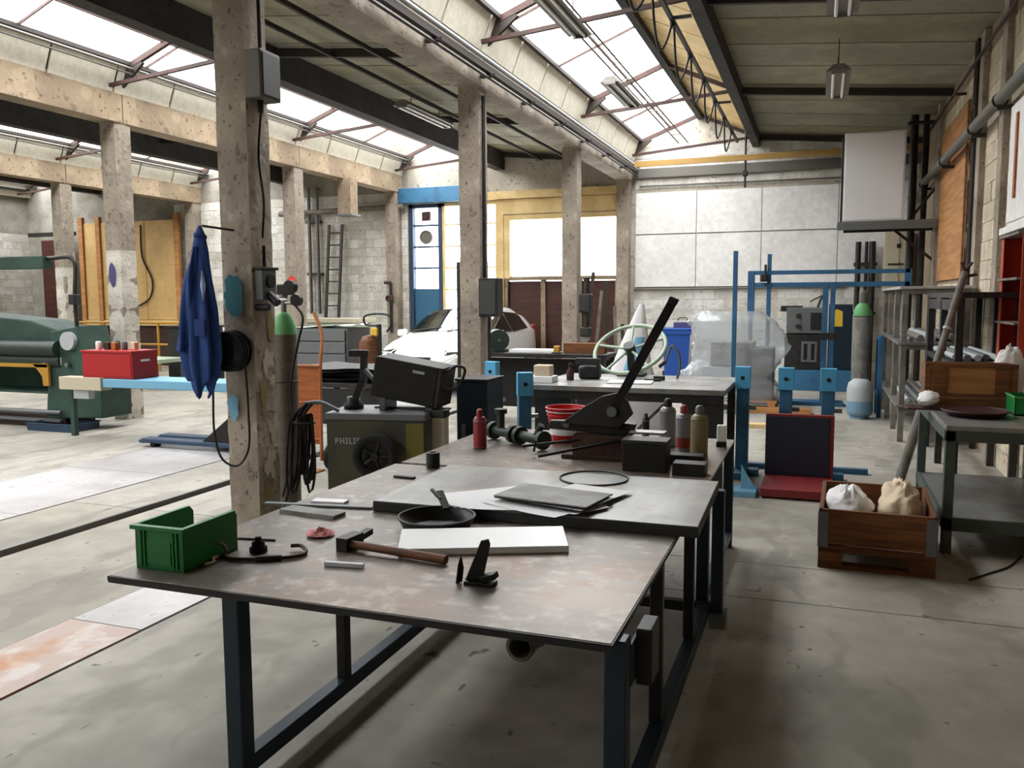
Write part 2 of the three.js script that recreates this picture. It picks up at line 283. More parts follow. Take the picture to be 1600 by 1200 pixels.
{ // back wall, right part: white blocks with white cladding boards
  const w = tagS(struct('wall_back_right', [bb0(-3.72, XR + 0.2, 0, 5.5, ZB - 0.25, ZB), bb0(-8.72, -3.72, 3.72, 5.5, ZB - 0.25, ZB), bb0(-6.62, -6.44, 0, 3.72, ZB - 0.2, ZB), bb0(-3.92, -3.72, 0, 3.72, ZB - 0.2, ZB), bb0(-6.44, -3.92, 3.38, 3.72, ZB - 0.2, ZB)], M.plaster), 'white end wall of painted blocks behind the blue frame', 'wall');
  blocks(w, 'block', -3.6, XR, 0, 1.8, () => false, (a, b, c, d, t) => bb0(a, b, c, d, ZB - 0.01, ZB + t), [M.block, M.block2, M.block]);
  blocks(w, 'block', -3.6, XR, 3.8, 4.6, () => false, (a, b, c, d, t) => bb0(a, b, c, d, ZB - 0.01, ZB + t), [M.block, M.block2]);
  const xs = [-3.58, -2.36, -1.12, 0.26, 1.5], ys = [1.84, 2.9, 3.74];
  for (let i = 0; i < 4; i++) for (let j = 0; j < 2; j++) sub(w, 'board', bb(xs[i] + 0.006, xs[i + 1] - 0.006, ys[j] + 0.012, ys[j + 1] - 0.012, ZB + 0.005, ZB + 0.04, 0.004), M.whitepanel, 'white wall board');
  sub(w, 'rail', rod(V(-3.6, 1.8, ZB + 0.06), V(0.45, 1.82, ZB + 0.06), 0.022), M.pipegrey, 'grey pipe along the boards');
  sub(w, 'rail', rod(V(-3.5, 3.86, ZB + 0.06), V(0.4, 3.84, ZB + 0.06), 0.018), M.pipegrey);
  sub(w, 'girt', bb0(-3.7, XR, 4.02, 4.2, ZB, ZB + 0.1), M.pipegrey, 'grey steel girt');
}
tagS(struct('wall_left', bb0(XL - 0.25, XL, 0, 5.5, ZB - 0.3, ZF + 0.2), M.mortar), 'far side wall behind the green machine', 'wall');
{
  const w = scene.children[scene.children.length - 1];
  blocks(w, 'block', -17.2, -13.0, 0.6, 3.4, () => false, (a, b, c, d, t) => bb0(XL - 0.01, XL + t, c, d, a, b), [M.block, M.block2]);
}
tagS(struct('wall_front', bb0(XL - 0.2, XR + 0.2, 0, 5.5, ZF, ZF + 0.25), M.plaster), 'plain wall closing the near end of the hall', 'wall');

// pillars and the concrete beams they carry
function roughBox(w, h, d, amp, s) {
  const g = new THREE.BoxGeometry(w, h, d, 4, Math.round(h * 10), 4), p = g.attributes.position;
  for (let i = 0; i < p.count; i++) {
    const x = p.getX(i), y = p.getY(i), z = p.getZ(i), edge = Math.abs(x) > w * 0.49 && Math.abs(z) > d * 0.49 ? 2.4 : 1;
    const n = fbm((x + z + 9) / 3, (y + 20) / 40, 9, 170, 2, s) - 0.5;
    p.setX(i, x * (1 - (edge * amp * (0.3 + Math.abs(n)) * 2) / w)); p.setZ(i, z * (1 - (edge * amp * (0.3 + Math.abs(n)) * 2) / d));
  }
  g.computeVertexNormals();
  return clean(g);
}
const pillarNote = { '0_3': 'tall concrete pillar with the blue overall and paint stains on it', '0_2': 'concrete pillar with a grey switch box beside the white car', '0_1': 'concrete pillar in front of the brown sliding door', '0_0': 'concrete pillar set against the white board wall', '1_2': 'pale concrete pillar behind the red toolbox', '1_1': 'concrete pillar with a round red and yellow sticker', '2_1': 'far concrete pillar beside the cream partition' };
ROWS.forEach((x, r) => PZ.forEach((z, i) => {
  if (z > -1.5 && r > 0 || z > 2) return;
  const o = struct('pillar', put(roughBox(0.26, 4.02, r ? 0.29 : 0.26, 0.006, r * 7 + i), x - (r === 0 && i === 3 ? 0.03 : 0), 2.01, z), M.pillar);
  if (r && (i === 2 || r === 2 && i === 1)) sub(o, 'whitewash', put(roughBox(0.262, 2.3, 0.292, 0.0058, r * 7 + i), x, 1.152, z), M.whitewash, 'old white paint on the lower pillar');
  tagS(o, pillarNote[`${r}_${i}`] || 'plain concrete pillar carrying the roof beams', 'pillar');
}));
ROWS.forEach((x, r) => { for (let i = 0; i < PZ.length; i++) {
  const z0 = PZ[i] - (i ? 0 : 0.17), z1 = i + 1 < PZ.length ? PZ[i + 1] : ZF;
  const o = struct('beam', put(roughBox(0.3, 0.42, z1 - z0 - 0.012, 0.004, r + i), x, 4.2, (z0 + z1) / 2), r ? M.beam : M.pillar);
  tagS(o, ['brown grey concrete beam over the pillar row with the overall', 'pale concrete beam over the middle pillar row', 'pale concrete beam over the far pillar row'][r], 'beam'); o.userData.group = ['beam spans of the first row', 'beam spans of the middle row', 'beam spans of the far row'][r];
} });

// roof: four alike bays, each with an upstand, a glazed slope, a short lined slope and a lined ceiling
const between = (p, q, z0, z1, t, lift = 0) => { const dx = q[0] - p[0], dy = q[1] - p[1], len = Math.hypot(dx, dy), a = Math.atan2(dy, dx), nx = -Math.sin(a), ny = Math.cos(a); return box((p[0] + q[0]) / 2 + nx * lift, (p[1] + q[1]) / 2 + ny * lift, (z0 + z1) / 2, len, t, Math.abs(z1 - z0), 0, 0, a); };
const bayNames = ['far side', 'far middle', 'middle', 'near'];
[[XL, -14.5], [-14.5, -9.0], [-9.0, -3.77], [-3.77, XR]].forEach(([xl, xr], b) => {
  const U0 = [xl + 0.15, 4.36], U1 = [xl + 0.3, 4.75], R = [xl + 1.45, 5.2], D = [xl + 2.52, 4.72], E = [b === 3 ? XR : xr - 0.13, 4.46];
  const roof = tagS(struct('ceiling', [between(U0, U1, ZB - 0.2, ZF, 0.03, 0.05), between(R, D, ZB - 0.2, ZF, 0.03, 0.07), between(D, E, ZB - 0.2, ZF, 0.03, 0.08), b ? bb0(xl - 0.35, xl + 0.14, 4.46, 4.52, ZB - 0.2, ZF) : bb0(xl - 0.2, xl + 0.3, 4.5, 4.56, ZB - 0.2, ZF)], M.deck), `${bayNames[b]} roof bay lined with olive grey boards`, 'ceiling');
  const step = 1.03;
  let k = 0;
  for (let z = ZB; z < 3; z += step, k++) {
    const z1 = z + step - 0.04;
    sub(roof, 'panel', between(D, E, z, z1, 0.03, 0.03), k % 3 ? M.panel : M.panel2);
    sub(roof, 'ridge_panel', between(R, D, z, z1, 0.03, 0.03), M.yellow, 'yellowish ridge board');
    sub(roof, 'upstand_panel', between(U0, U1, z, z1, 0.02, 0.015), M.greyup, 'pale grey upstand panel');
  }
  sub(roof, 'panel', between(D, E, 3.4, ZF, 0.03, 0.03), M.panel); sub(roof, 'ridge_panel', between(R, D, 3.4, ZF, 0.03, 0.03), M.yellow);
  // steelwork of the bay
  sub(roof, 'girder', bb0(D[0] - (b < 3 ? 0.14 : 0.07), D[0] + 0.07, b < 3 ? 4.36 : 4.5, 4.78, ZB, ZF), M.darkbeam, 'dark steel girder');
  sub(roof, 'ridge_beam', bb0(R[0] - 0.05, R[0] + 0.05, 5.1, 5.2, ZB, ZF), M.darkbeam, 'dark ridge beam');
  sub(roof, 'purlin', [bb0(U1[0] + 0.0, U1[0] + 0.05, 4.71, 4.76, ZB, ZF)], M.purlin);
  PZ.forEach((z, i) => {
    if (i > 4) return;
    const P = (q, dy = 0) => V(q[0], q[1] - dy, z);
    sub(roof, 'rafter', bar(P(U1, 0.04), P(R, 0.05), 0.06, 0.07), M.rafter, 'rust brown rafter');
    sub(roof, 'rafter', bar(P(R, 0.05), P(D, 0.05), 0.05, 0.06), M.rafter);
    sub(roof, 'rafter', bar(P(D, 0.06), V(E[0], E[1] - 0.06, z), 0.06, 0.1), M.purlin, 'dark rafter under the boards');
    sub(roof, 'tie_rod', bar(V(xl + 0.2, 4.42, z + 0.25), V(D[0], 4.62, z + 0.25), 0.045, 0.045), M.rafter, 'rust brown tie bar');
    sub(roof, 'bracket', ext([[0, 0], [0.42, 0.33], [0.36, 0.38], [0, 0.3]], 0.05, 0, xl + 0.12, 4.4, z), M.purlin, 'dark gusset bracket');
  });
  if (b < 3) for (const [f, y] of [[0.35, 0.1], [0.62, 0.12], [0.8, 0.1]]) { const x = D[0] + (E[0] - D[0]) * f, yy = D[1] + (E[1] - D[1]) * f - y; sub(roof, 'conduit', bar(V(x, yy, ZB), V(x, yy, ZF), 0.035, 0.05), M.purlin, 'dark conduit under the boards'); }
  if (b < 3) sub(roof, 'conduit', [rod(V(U1[0] + 0.08, 4.66, ZB), V(U1[0] + 0.08, 4.66, ZF), 0.018), rod(V(U1[0] + 0.06, 4.6, ZB), V(U1[0] + 0.06, 4.6, ZF), 0.012)], M.pipegrey, 'thin grey pipes below the glazing');
  // the glazed slope
  { const z1 = b === 3 ? ZB + 11.7 : ZF; daylight((U1[0] + R[0]) / 2, (U1[1] + R[1]) / 2, (ZB + z1) / 2, z1 - ZB, Math.hypot(R[0] - U1[0], R[1] - U1[1]), R[0] - U1[0], R[1] - U1[1]); }
  const win = struct(`window_${b + 1}`, [bar(V((U1[0] + R[0]) / 2, (U1[1] + R[1]) / 2, ZB), V((U1[0] + R[0]) / 2, (U1[1] + R[1]) / 2, b === 3 ? ZB + 11.7 : ZF), 0.03, 0.03)], M.rafter);
  tagS(win, `sloping roof glazing of the ${bayNames[b]} roof bay`, 'window');
  // near bay glazed only at its far end; unseen boards added nearer darken the floor
  const zEnd = b === 3 ? ZB + 6 * 1.95 : ZF;
  if (b === 3) { sub(roof, 'unseen_roof_sheet', between(U1, R, zEnd, ZF, 0.03, 0.05), M.deck); for (let z = zEnd; z < 5; z += step) sub(roof, 'panel', between(U1, R, z, z + step - 0.012, 0.03, 0.02), M.panel); }
  for (let i = 0; i < (b === 3 ? 6 : 12); i++) {
    const z = ZB + i * 1.95, z1 = Math.min(z + 1.94, ZF);
    const g = new THREE.BufferGeometry(); g.setAttribute('position', new THREE.Float32BufferAttribute([U1[0], U1[1], z, U1[0], U1[1], z1, R[0], R[1], z1, R[0], R[1], z], 3)); g.setIndex([0, 1, 2, 0, 2, 3]); g.computeVertexNormals();
    sub(win, 'pane', clean(g), M.glass);
    if (i) sub(win, 'glazing_bar', bar(V(U1[0], U1[1], z), V(R[0], R[1], z), 0.018, 0.03), M.rafter);
  }
});

// end wall openings
{ // blue door with four panes, a fan and a round vent
  const z = ZB - 0.1, x0 = -8.7, x1 = -7.9;
  const d = struct('door_1', [bb0(x0, x0 + 0.09, 0, 3.72, z - 0.05, z + 0.1), bb0(x1 - 0.09, x1, 0, 3.72, z - 0.05, z + 0.1), bb0(x0, x1, 3.64, 3.72, z - 0.05, z + 0.1)], M.deepblue);
  tagS(d, 'tall blue door with four square panes in the end wall', 'door');
  sub(d, 'door_panel', bb(x0 + 0.09, x1 - 0.09, 0, 1.84, z - 0.02, z + 0.05, 0.01), M.bluedoor, 'blue lower panel');
  [1.84, 2.32, 2.79, 3.26, 3.66].forEach((y, i, a) => { if (i === 4) return; sub(d, 'pane', bb0(x0 + 0.09, x1 - 0.09, y + 0.02, a[i + 1] - 0.02, z, z + 0.002), M.glass); sub(d, 'glazing_bar', bb0(x0 + 0.09, x1 - 0.09, y - 0.02, y + 0.02, z - 0.02, z + 0.03), M.deepblue); });
  sub(d, 'vent', [cyl(-8.3, 3.0, z + 0.05, 0.15, 0.05, 28, 0.15, Math.PI / 2), torus(-8.3, 3.0, z + 0.08, 0.14, 0.015)], M.pipegrey, 'round grey vent');
  sub(d, 'fan', [bb0(-8.4, -8.2, 3.36, 3.56, z + 0.01, z + 0.07), cyl(-8.3, 3.46, z + 0.08, 0.06, 0.02, 16, 0.06, Math.PI / 2)], M.rust || M.rafter, 'small brown fan box');
  sub(d, 'handle', [rod(V(-8.05, 1.2, z + 0.05), V(-8.05, 1.2, z + 0.1), 0.012), rod(V(-8.05, 1.2, z + 0.1), V(-8.17, 1.2, z + 0.1), 0.012)], M.steel);
}
{ // glazed screen right of the door
  const z = ZB - 0.1, xs = [-7.86, -7.24, -6.62], ys = [0.95, 1.4, 1.84, 2.32, 2.79, 3.26, 3.68];
  const w = struct('window_5', [bb0(-7.9, -7.84, 0, 3.72, z - 0.05, z + 0.08), bb0(-6.64, -6.58, 0, 3.72, z - 0.05, z + 0.08), bb0(-7.9, -6.6, 3.66, 3.74, z - 0.05, z + 0.08), bb0(-7.9, -6.6, 0, 0.93, z - 0.04, z + 0.04)], M.timber);
  tagS(w, 'tall glazed screen in a yellowish timber frame beside the blue door', 'window');
  for (let i = 0; i < 2; i++) for (let j = 0; j < 6; j++) sub(w, 'pane', bb0(xs[i] + 0.015, xs[i + 1] - 0.015, ys[j] + 0.015, ys[j + 1] - 0.015, z, z + 0.002), M.glass);
  for (const y of ys) sub(w, 'glazing_bar', bb0(-7.86, -6.62, y - 0.016, y + 0.016, z - 0.02, z + 0.03), M.timber);
  sub(w, 'glazing_bar', bb0(xs[1] - 0.016, xs[1] + 0.016, 0.95, 3.68, z - 0.02, z + 0.03), M.timber);
}
{ // wide bright window above the brown sliding door
  const z = ZB - 0.1;
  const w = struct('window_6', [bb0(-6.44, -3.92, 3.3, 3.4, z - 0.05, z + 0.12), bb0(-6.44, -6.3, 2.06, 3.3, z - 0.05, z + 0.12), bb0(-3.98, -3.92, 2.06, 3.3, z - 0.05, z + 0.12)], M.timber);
  tagS(w, 'wide bright window with a timber lintel over the brown door', 'window');
  for (const [a, c] of [[-6.3, -5.15], [-5.12, -3.98]]) sub(w, 'pane', bb0(a, c, 2.1, 3.3, z, z + 0.002), M.glass);
  sub(w, 'glazing_bar', bb0(-5.15, -5.12, 2.1, 3.3, z - 0.02, z + 0.03), M.timber);
  const d = struct('door_2', [bb0(-6.44, -3.92, 2.02, 2.1, z - 0.05, z + 0.1), bb0(-6.44, -6.36, 0, 2.02, z - 0.05, z + 0.1), bb0(-4.0, -3.92, 0, 2.02, z - 0.05, z + 0.1)], M.beam);
  tagS(d, 'brown boarded sliding door with pale posts behind the car', 'door');
  [[-6.36, -5.62], [-5.52, -4.8], [-4.72, -4.0]].forEach(([a, c]) => { sub(d, 'panel', bb(a, c, 0, 2.0, z - 0.03, z + 0.02, 0.008), M.browndoor, 'dark brown door board'); });
  [[-5.62, -5.52], [-4.8, -4.72]].forEach(([a, c]) => sub(d, 'post', bb0(a, c, 0, 2.02, z - 0.03, z + 0.06), M.beam, 'pale door post'));
}
tagS(struct('trim_1', bb(-8.86, -6.9, 3.74, 4.06, ZB, ZB + 0.2, 0.01), M.blue), 'blue painted steel lintel above the blue door', 'lintel');
tagS(struct('trim_3', [bb0(-6.44, -3.92, 3.42, 3.73, ZB, ZB + 0.03), bb0(-6.62, -6.44, 0, 3.73, ZB, ZB + 0.03)], M.timber), 'added boards coloured as the warm glow around the wide window and brown door', 'trim');  // boards added over the wall; their yellow stands in for warm glow
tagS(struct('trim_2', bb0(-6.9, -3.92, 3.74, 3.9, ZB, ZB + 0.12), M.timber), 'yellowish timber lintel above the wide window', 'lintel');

// ================= the two welding benches in the foreground =================
const TOP = 0.7;
{
  const o = thing('workbench', 'large steel workbench with thin worn plate top and dark blue legs', 'workbench', [-1.36, 0, -3.15]);
  const tt = W(o, 'tabletop', bb(-2.23, -0.5, TOP - 0.012, TOP, -4.19, -2.14, 0.002), M.sheet); SW(o, tt, 'edge', [bb0(-2.231, -0.5, TOP - 0.024, TOP - 0.002, -2.14, -2.134), bb0(-0.5, -0.496, TOP - 0.018, TOP - 0.002, -4.19, -2.134), bb0(-2.234, -2.23, TOP - 0.018, TOP - 0.002, -4.19, -2.134)], M.black);
  for (const [x, z] of [[-1.765, -2.2], [-0.502, -2.22], [-1.765, -4.14]]) W(o, 'leg', bb(x - 0.032, x + 0.032, 0, TOP - 0.012, z - 0.032, z + 0.032, 0.006), M.navy);
  for (const [x, z] of [[-1.76, -2.84], [-1.76, -3.5]]) W(o, 'leg', bb(x - 0.022, x + 0.022, 0.1, TOP - 0.012, z - 0.022, z + 0.022, 0.005), M.blackm);
  for (const z of [-2.92, -3.72]) W(o, 'leg', bb(-0.54, -0.495, 0.1, TOP - 0.012, z - 0.022, z + 0.022, 0.005), M.blackm);
  const p = W(o, 'leg', bb(-0.47, -0.412, 0.06, TOP - 0.012, -4.19, -4.13, 0.006), M.navy, 'rear corner post on a steel foot');
  SW(o, p, 'foot', bb(-0.475, -0.395, 0, 0.075, -4.22, -4.11, 0.005), M.galv);
  W(o, 'lower_rail', bb(-1.795, -1.735, 0.05, 0.11, -4.12, -2.23, 0.005), M.navy);
  W(o, 'lower_rail', bb(-0.535, -0.475, 0.05, 0.11, -4.13, -2.23, 0.005), M.navy);
  W(o, 'lower_rail', bb(-1.74, -0.46, 0.06, 0.11, -4.19, -4.14, 0.005), M.blackm);
  W(o, 'upper_rail', bb(-1.74, -0.46, TOP - 0.06, TOP - 0.012, -4.16, -4.12, 0.004), M.blackm);
  W(o, 'side_box', [bb(-0.468, -0.42, 0.52, 0.686, -2.42, -2.3, 0.006), bb(-0.48, -0.465, 0.54, 0.66, -2.38, -2.24, 0.004)], M.black, 'small black box fixed to the front leg');
  // an open tube slung under the top on two straps
  const a = FL(812, 1012, 0.6), t = W(o, 'tube', [put(lathe([[0.034, 0], [0.043, 0], [0.043, 0.9], [0.034, 0.9], [0.034, 0]], 0, 0, 0, 24), a.x, a.y, a.z, -Math.PI / 2)], M.rackm, 'open steel tube slung under the top');
  SW(o, t, 'strap', [torus(a.x, a.y, a.z - 0.12, 0.045, 0.005), bb0(a.x - 0.005, a.x + 0.005, a.y + 0.04, TOP - 0.012, a.z - 0.13, a.z - 0.11), torus(a.x, a.y, a.z - 0.7, 0.045, 0.005), bb0(a.x - 0.005, a.x + 0.005, a.y + 0.04, TOP - 0.012, a.z - 0.71, a.z - 0.69)], M.iron);
}
{
  const o = thing('workbench', 'second steel bench end to end behind, carrying the lever shear and cans', 'workbench', [-1.36, 0, -4.93]);
  W(o, 'tabletop', bb(-2.22, -0.5, TOP - 0.012, TOP, -5.62, -4.24, 0.003), M.sheet);
  for (const [x, z] of [[-1.76, -4.3], [-0.53, -4.3], [-1.76, -5.55], [-0.53, -5.55]]) W(o, 'leg', bb(x - 0.03, x + 0.03, 0, TOP - 0.012, z - 0.03, z + 0.03, 0.006), M.navy);
  for (const x of [-1.76, -0.53]) W(o, 'lower_rail', bb(x - 0.025, x + 0.025, 0.06, 0.11, -5.52, -4.33, 0.004), M.navy);
  for (const z of [-4.3, -5.55]) W(o, 'upper_rail', bb(-1.73, -0.56, TOP - 0.06, TOP - 0.012, z - 0.02, z + 0.02, 0.004), M.navy);
}
{
  const o = thing('steel_plate', 'thick grey steel plate lying across the front workbench under the papers', 'plate', [-1.11, TOP, -3.64], undefined, 0.02);
  const pl = L(o, 'plate', rbox(-0.015, 0.0225, 0, 1.4, 0.043, 0.86, 0.003), M.plateedge, 'dark thick plate edge'); S(pl, 'top_face', box(-0.015, 0.045, 0, 1.392, 0.002, 0.852), M.plate);
}
const PT = TOP + 0.0465;

// ---- things on the front bench ----
{ // green open-fronted storage bin
  const o = thing('storage_bin', 'green plastic storage bin with open rear end on the workbench corner', 'bin', FL(262, 893, TOP).setY(TOP), undefined, 0.02);
  o.position.set(-2.105, TOP, -2.38);
  const w = 0.2, d = 0.29, h = 0.155, t = 0.006;
  const side = [[-d / 2, 0], [d / 2, 0], [d / 2, h], [-d / 2 + 0.02, h], [-d / 2, h * 0.86]];
  L(o, 'body', [bb0(-w / 2, w / 2, 0, t, -d / 2, d / 2), bb0(-w / 2, w / 2, 0, h, d / 2 - t, d / 2), ext(side, t, 0, -w / 2 + t / 2, 0, 0, 0, -Math.PI / 2), ext(side, t, 0, w / 2 - t / 2, 0, 0, 0, -Math.PI / 2), bb0(-w / 2, w / 2, 0, h * 0.3, -d / 2, -d / 2 + t)], M.binGreen);
  L(o, 'rim', [bb(-w / 2 - 0.012, w / 2 + 0.012, h - 0.016, h, d / 2 - 0.004, d / 2 + 0.014, 0.003), bb(-w / 2 - 0.012, -w / 2 + 0.002, h - 0.016, h, -d / 2 + 0.02, d / 2, 0.003), bb(w / 2 - 0.002, w / 2 + 0.012, h - 0.016, h, -d / 2 + 0.02, d / 2, 0.003)], M.binGreen);
  for (const x of [-0.075, -0.06, 0.06, 0.075]) L(o, 'rib', bb0(x - 0.003, x + 0.003, 0.01, h - 0.016, d / 2, d / 2 + 0.006), M.binGreen);
  L(o, 'label_frame', [bb(-0.05, 0.05, 0.02, 0.1, d / 2, d / 2 + 0.004, 0.002)], M.binGreen);
}
single('plastic_scrap', 'crumpled grey plastic scrap inside the green bin', 'scrap', surf((u, v) => { const a = u * 6.2832, b = v * 3.1416, r = 0.035 * (0.75 + 0.5 * fbm(u, v, 5, 5, 3, 5)); return V(-2.09 + r * Math.sin(b) * Math.cos(a), TOP + 0.062 + 1.3 * r * Math.cos(b), -2.4 + r * Math.sin(b) * Math.sin(a)); }, 18, 12, true), M.galv);
{ // sledge hammer
  const h0 = FL(541, 847, TOP + 0.03), h1 = FL(697, 872, TOP + 0.025), o = thing('hammer', 'heavy hammer with black head and long worn wooden handle', 'hammer', [h0.x, TOP, h0.z]);
  const dir = h1.clone().sub(h0).setY(0).normalize(), nrm = V(-dir.z, 0, dir.x), H = V(h0.x, TOP + 0.026, h0.z);
  W(o, 'head', [bar(H.clone().addScaledVector(nrm, -0.075), H.clone().addScaledVector(nrm, 0.03), 0.048, 0.05), bar(H.clone().addScaledVector(nrm, -0.15).setY(TOP + 0.035), H.clone().addScaledVector(nrm, -0.07), 0.03, 0.022)], M.black);
  W(o, 'handle', [rod(H.clone().addScaledVector(dir, -0.025), V(h1.x, TOP + 0.018, h1.z), 0.014, 12, 0.017)], M.handle, 'worn brown wooden handle');
}
{ // flat brown strap tool with a ring
  const o = thing('strap_wrench', 'rusty curved hook tool with a ring lying beside the green bin', 'tool', FL(400, 872, TOP).setY(TOP));
  const P = [[347, 869], [362, 873], [400, 874], [440, 872], [468, 868], [478, 862], [470, 856], [455, 856]].map(([x, y], i) => FL(x, y, TOP + 0.008).add(V(0, i > 5 ? 0.008 : 0, 0)));
  W(o, 'hook', tube(P, 0.0075, 40, 8), M.rafter); W(o, 'ring', torus(P[0].x - 0.012, TOP + 0.03, P[0].z, 0.024, 0.006, 0, 0.4), M.galv);
  W(o, 'grip', rod(P[2], P[3], 0.012, 10), M.iron);
  W(o, 'cord', tube([V(P[0].x - 0.012, TOP + 0.008, P[0].z + 0.01), V(P[0].x - 0.005, TOP + 0.012, P[0].z + 0.04), V(P[0].x + 0.012, TOP + 0.006, P[0].z + 0.06), V(P[0].x + 0.0, TOP + 0.006, P[0].z + 0.09)], 0.006, 16, 6), M.beige, 'pale cord end');
}
{ const p = FL(404, 862, TOP); single('knob', 'small black stepped rubber knob standing behind the hook tool', 'knob', lathe([[0, 0], [0.032, 0], [0.032, 0.018], [0.024, 0.02], [0.024, 0.036], [0.014, 0.04], [0.012, 0.055], [0, 0.056]], p.x, TOP, p.z, 20), M.rubber); }
{ const a = FL(372, 841, TOP + 0.004), b = FL(430, 844, TOP + 0.004); single('metal_rod', 'thin dark rod lying behind the black rubber knob', 'rod', rod(a, b, 0.004, 8), M.iron); }
{ const a = FL(508, 880, TOP + 0.008), b = FL(568, 884, TOP + 0.008); single('chalk_stick', 'thin white chalk stick in front of the hammer', 'chalk', bar(a, b, 0.016, 0.014), M.chalk); }
{ const p = FL(500, 838, TOP); single('rag', 'crumpled pink and white rag behind the hammer head', 'rag', surf((u, v) => { const a = u * 6.2832, r = v * (0.03 + 0.04 * fbm(u, 0.5, 9, 3, 2, 8)); const y = 0.003 + 0.03 * (1 - v) * (fbm(u, v, 9, 7, 3, 9) > 0.5 ? 1 : 0.45) + 0.012 * fbm(u, v, 14, 10, 2, 10); return V(p.x + r * Math.cos(a) * 1.2, TOP + y, p.z + r * Math.sin(a)); }, 28, 10, true), M.pink); }
{ // two flat offcuts
  const p = FL(488, 803, TOP), q = FL(500, 789, TOP);
  single('flat_offcut', 'flat grey metal offcut nearer the pink rag', 'metal strip', put(clean(new THREE.BoxGeometry(0.29, 0.016, 0.085)), p.x, TOP + 0.008, p.z, 0, -0.1), M.cardgrey);
  single('flat_offcut', 'pale pinkish wooden slip behind the grey metal offcut', 'wood slip', put(clean(new THREE.BoxGeometry(0.16, 0.012, 0.06)), q.x + 0.02, TOP + 0.006, q.z - 0.05, 0, 0.15), M.whitebox);
  const a = FL(415, 786, TOP + 0.006), b = FL(582, 793, TOP + 0.006); single('metal_rod', 'long thin flat bar running toward the thick plate', 'bar', bar(a, b, 0.03, 0.008), M.galv);
}
{ // dark bent bracket and a blade beside it
  const p = FL(742, 912, TOP), o = thing('bracket', 'dark steel bracket with an upright blade on the bench front', 'bracket', [p.x, TOP, p.z]);
  L(o, 'base', [rbox(0.02, 0.006, 0, 0.1, 0.012, 0.05, 0.002), rbox(0.05, 0.028, 0.0, 0.05, 0.02, 0.045, 0.003, 0, 0, 0.3)], M.blackm);
  L(o, 'blade', ext([[-0.035, 0], [0.02, 0], [0.045, 0.12], [0.04, 0.135], [0.018, 0.13]], 0.012, 0.002, 0, 0.008, -0.012, 0, 0.35), M.plateedge);
  const q = FL(718, 912, TOP); single('blade_shard', 'thin dark curved blade standing left of the bracket', 'blade', ext([[0, 0], [0.02, 0.004], [0.026, 0.05], [0.018, 0.092], [0.008, 0.06]], 0.006, 0.001, q.x - 0.012, TOP, q.z, 0, 0.8), M.blackm);
}
{ // white profile
  const o = thing('white_profile', 'long glossy white metal profile lying in front of the round pan', 'profile', [-1.16, TOP, -2.86], undefined, 0.40);
  L(o, 'board', rbox(0, 0.03, 0, 0.62, 0.012, 0.2, 0.002, 0.1), M.whiteprofile); L(o, 'flange', [rbox(0, 0.012, 0.094, 0.62, 0.022, 0.01, 0.002), rbox(0, 0.018, -0.094, 0.62, 0.036, 0.01, 0.002)], M.whiteprofile);
}
{ // two round dark pans
  const o = thing('round_pan', 'round black metal pan with a raised handle behind the white profile', 'pan', [-1.43, TOP, -3.03]);
  L(o, 'bowl', lathe([[0, 0.004], [0.125, 0.004], [0.15, 0.05], [0.155, 0.052], [0.156, 0.048], [0.13, 0], [0, 0]], 0, 0, 0, 44), M.black);
  L(o, 'rim', torus(0, 0.052, 0, 0.154, 0.005, Math.PI / 2), M.plateedge, 'grey worn rim');
  const hd = L(o, 'handle', [bar(V(-0.02, 0.045, -0.14), V(-0.085, 0.1, -0.21), 0.03, 0.012)], M.plateedge); S(hd, 'tang', bar(V(-0.05, 0.085, -0.145), V(-0.105, 0.115, -0.175), 0.012, 0.01), M.plateedge);
}
{ // papers
  const sheets = [[-1.36, -3.42, 0.75, 0, 0.42, 0.297], [-1.22, -3.36, 0.25, 1, 0.42, 0.297], [-1.1, -3.35, -0.4, 2, 0.42, 0.297], [-0.98, -3.36, -0.5, 3, 0.3, 0.21], [-0.94, -3.62, -0.25, 4, 0.3, 0.21]];
  const names = ['white paper sheet sticking out left of the grey folder', 'white paper sheet directly beside the grey folder end', 'white paper sheet under the grey folder', 'white paper sheet poking out in front of the folder', 'white paper sheet behind the grey folder by the wire ring'];
  sheets.forEach(([x, z, a, i, w, d]) => single('paper_sheet', names[i], 'paper', put(surf((u, v) => V((u - 0.5) * w, 0.002 + i * 0.0025 + 0.006 * Math.pow(Math.abs(u - 0.5) * 2, 3) * v, (v - 0.5) * d), 12, 8), x, PT, z, 0, a), new THREE.MeshStandardMaterial({ color: 0xf2f2f4, roughness: 0.8, side: THREE.DoubleSide })));
  const o = thing('folder', 'grey metal folder of stacked plates lying on the papers', 'folder', [-1.06, PT + 0.02, -3.42], undefined, -0.28);
  L(o, 'plate', rbox(0, 0.012, 0, 0.44, 0.007, 0.27, 0.002, 0, 0.1), M.cardgrey); L(o, 'plate', rbox(0.01, 0.003, 0.01, 0.44, 0.006, 0.27, 0.002), M.blackm);
}
{ const p = FL(928, 748, PT); single('wire_ring', 'large thin wire ring lying flat on the thick plate', 'ring', torus(p.x, PT + 0.004, p.z, 0.165, 0.004, Math.PI / 2, 0, 0, 60), M.iron); }
{ const p = FL(672, 730, TOP + 0.0); single('steel_slug', 'short dark steel cylinder standing alone on the bench', 'cylinder', lathe([[0, 0], [0.036, 0], [0.038, 0.004], [0.038, 0.08], [0.035, 0.085], [0.022, 0.085], [0.02, 0.07], [0, 0.07]], -1.98, TOP, p.z, 24), M.iron); }
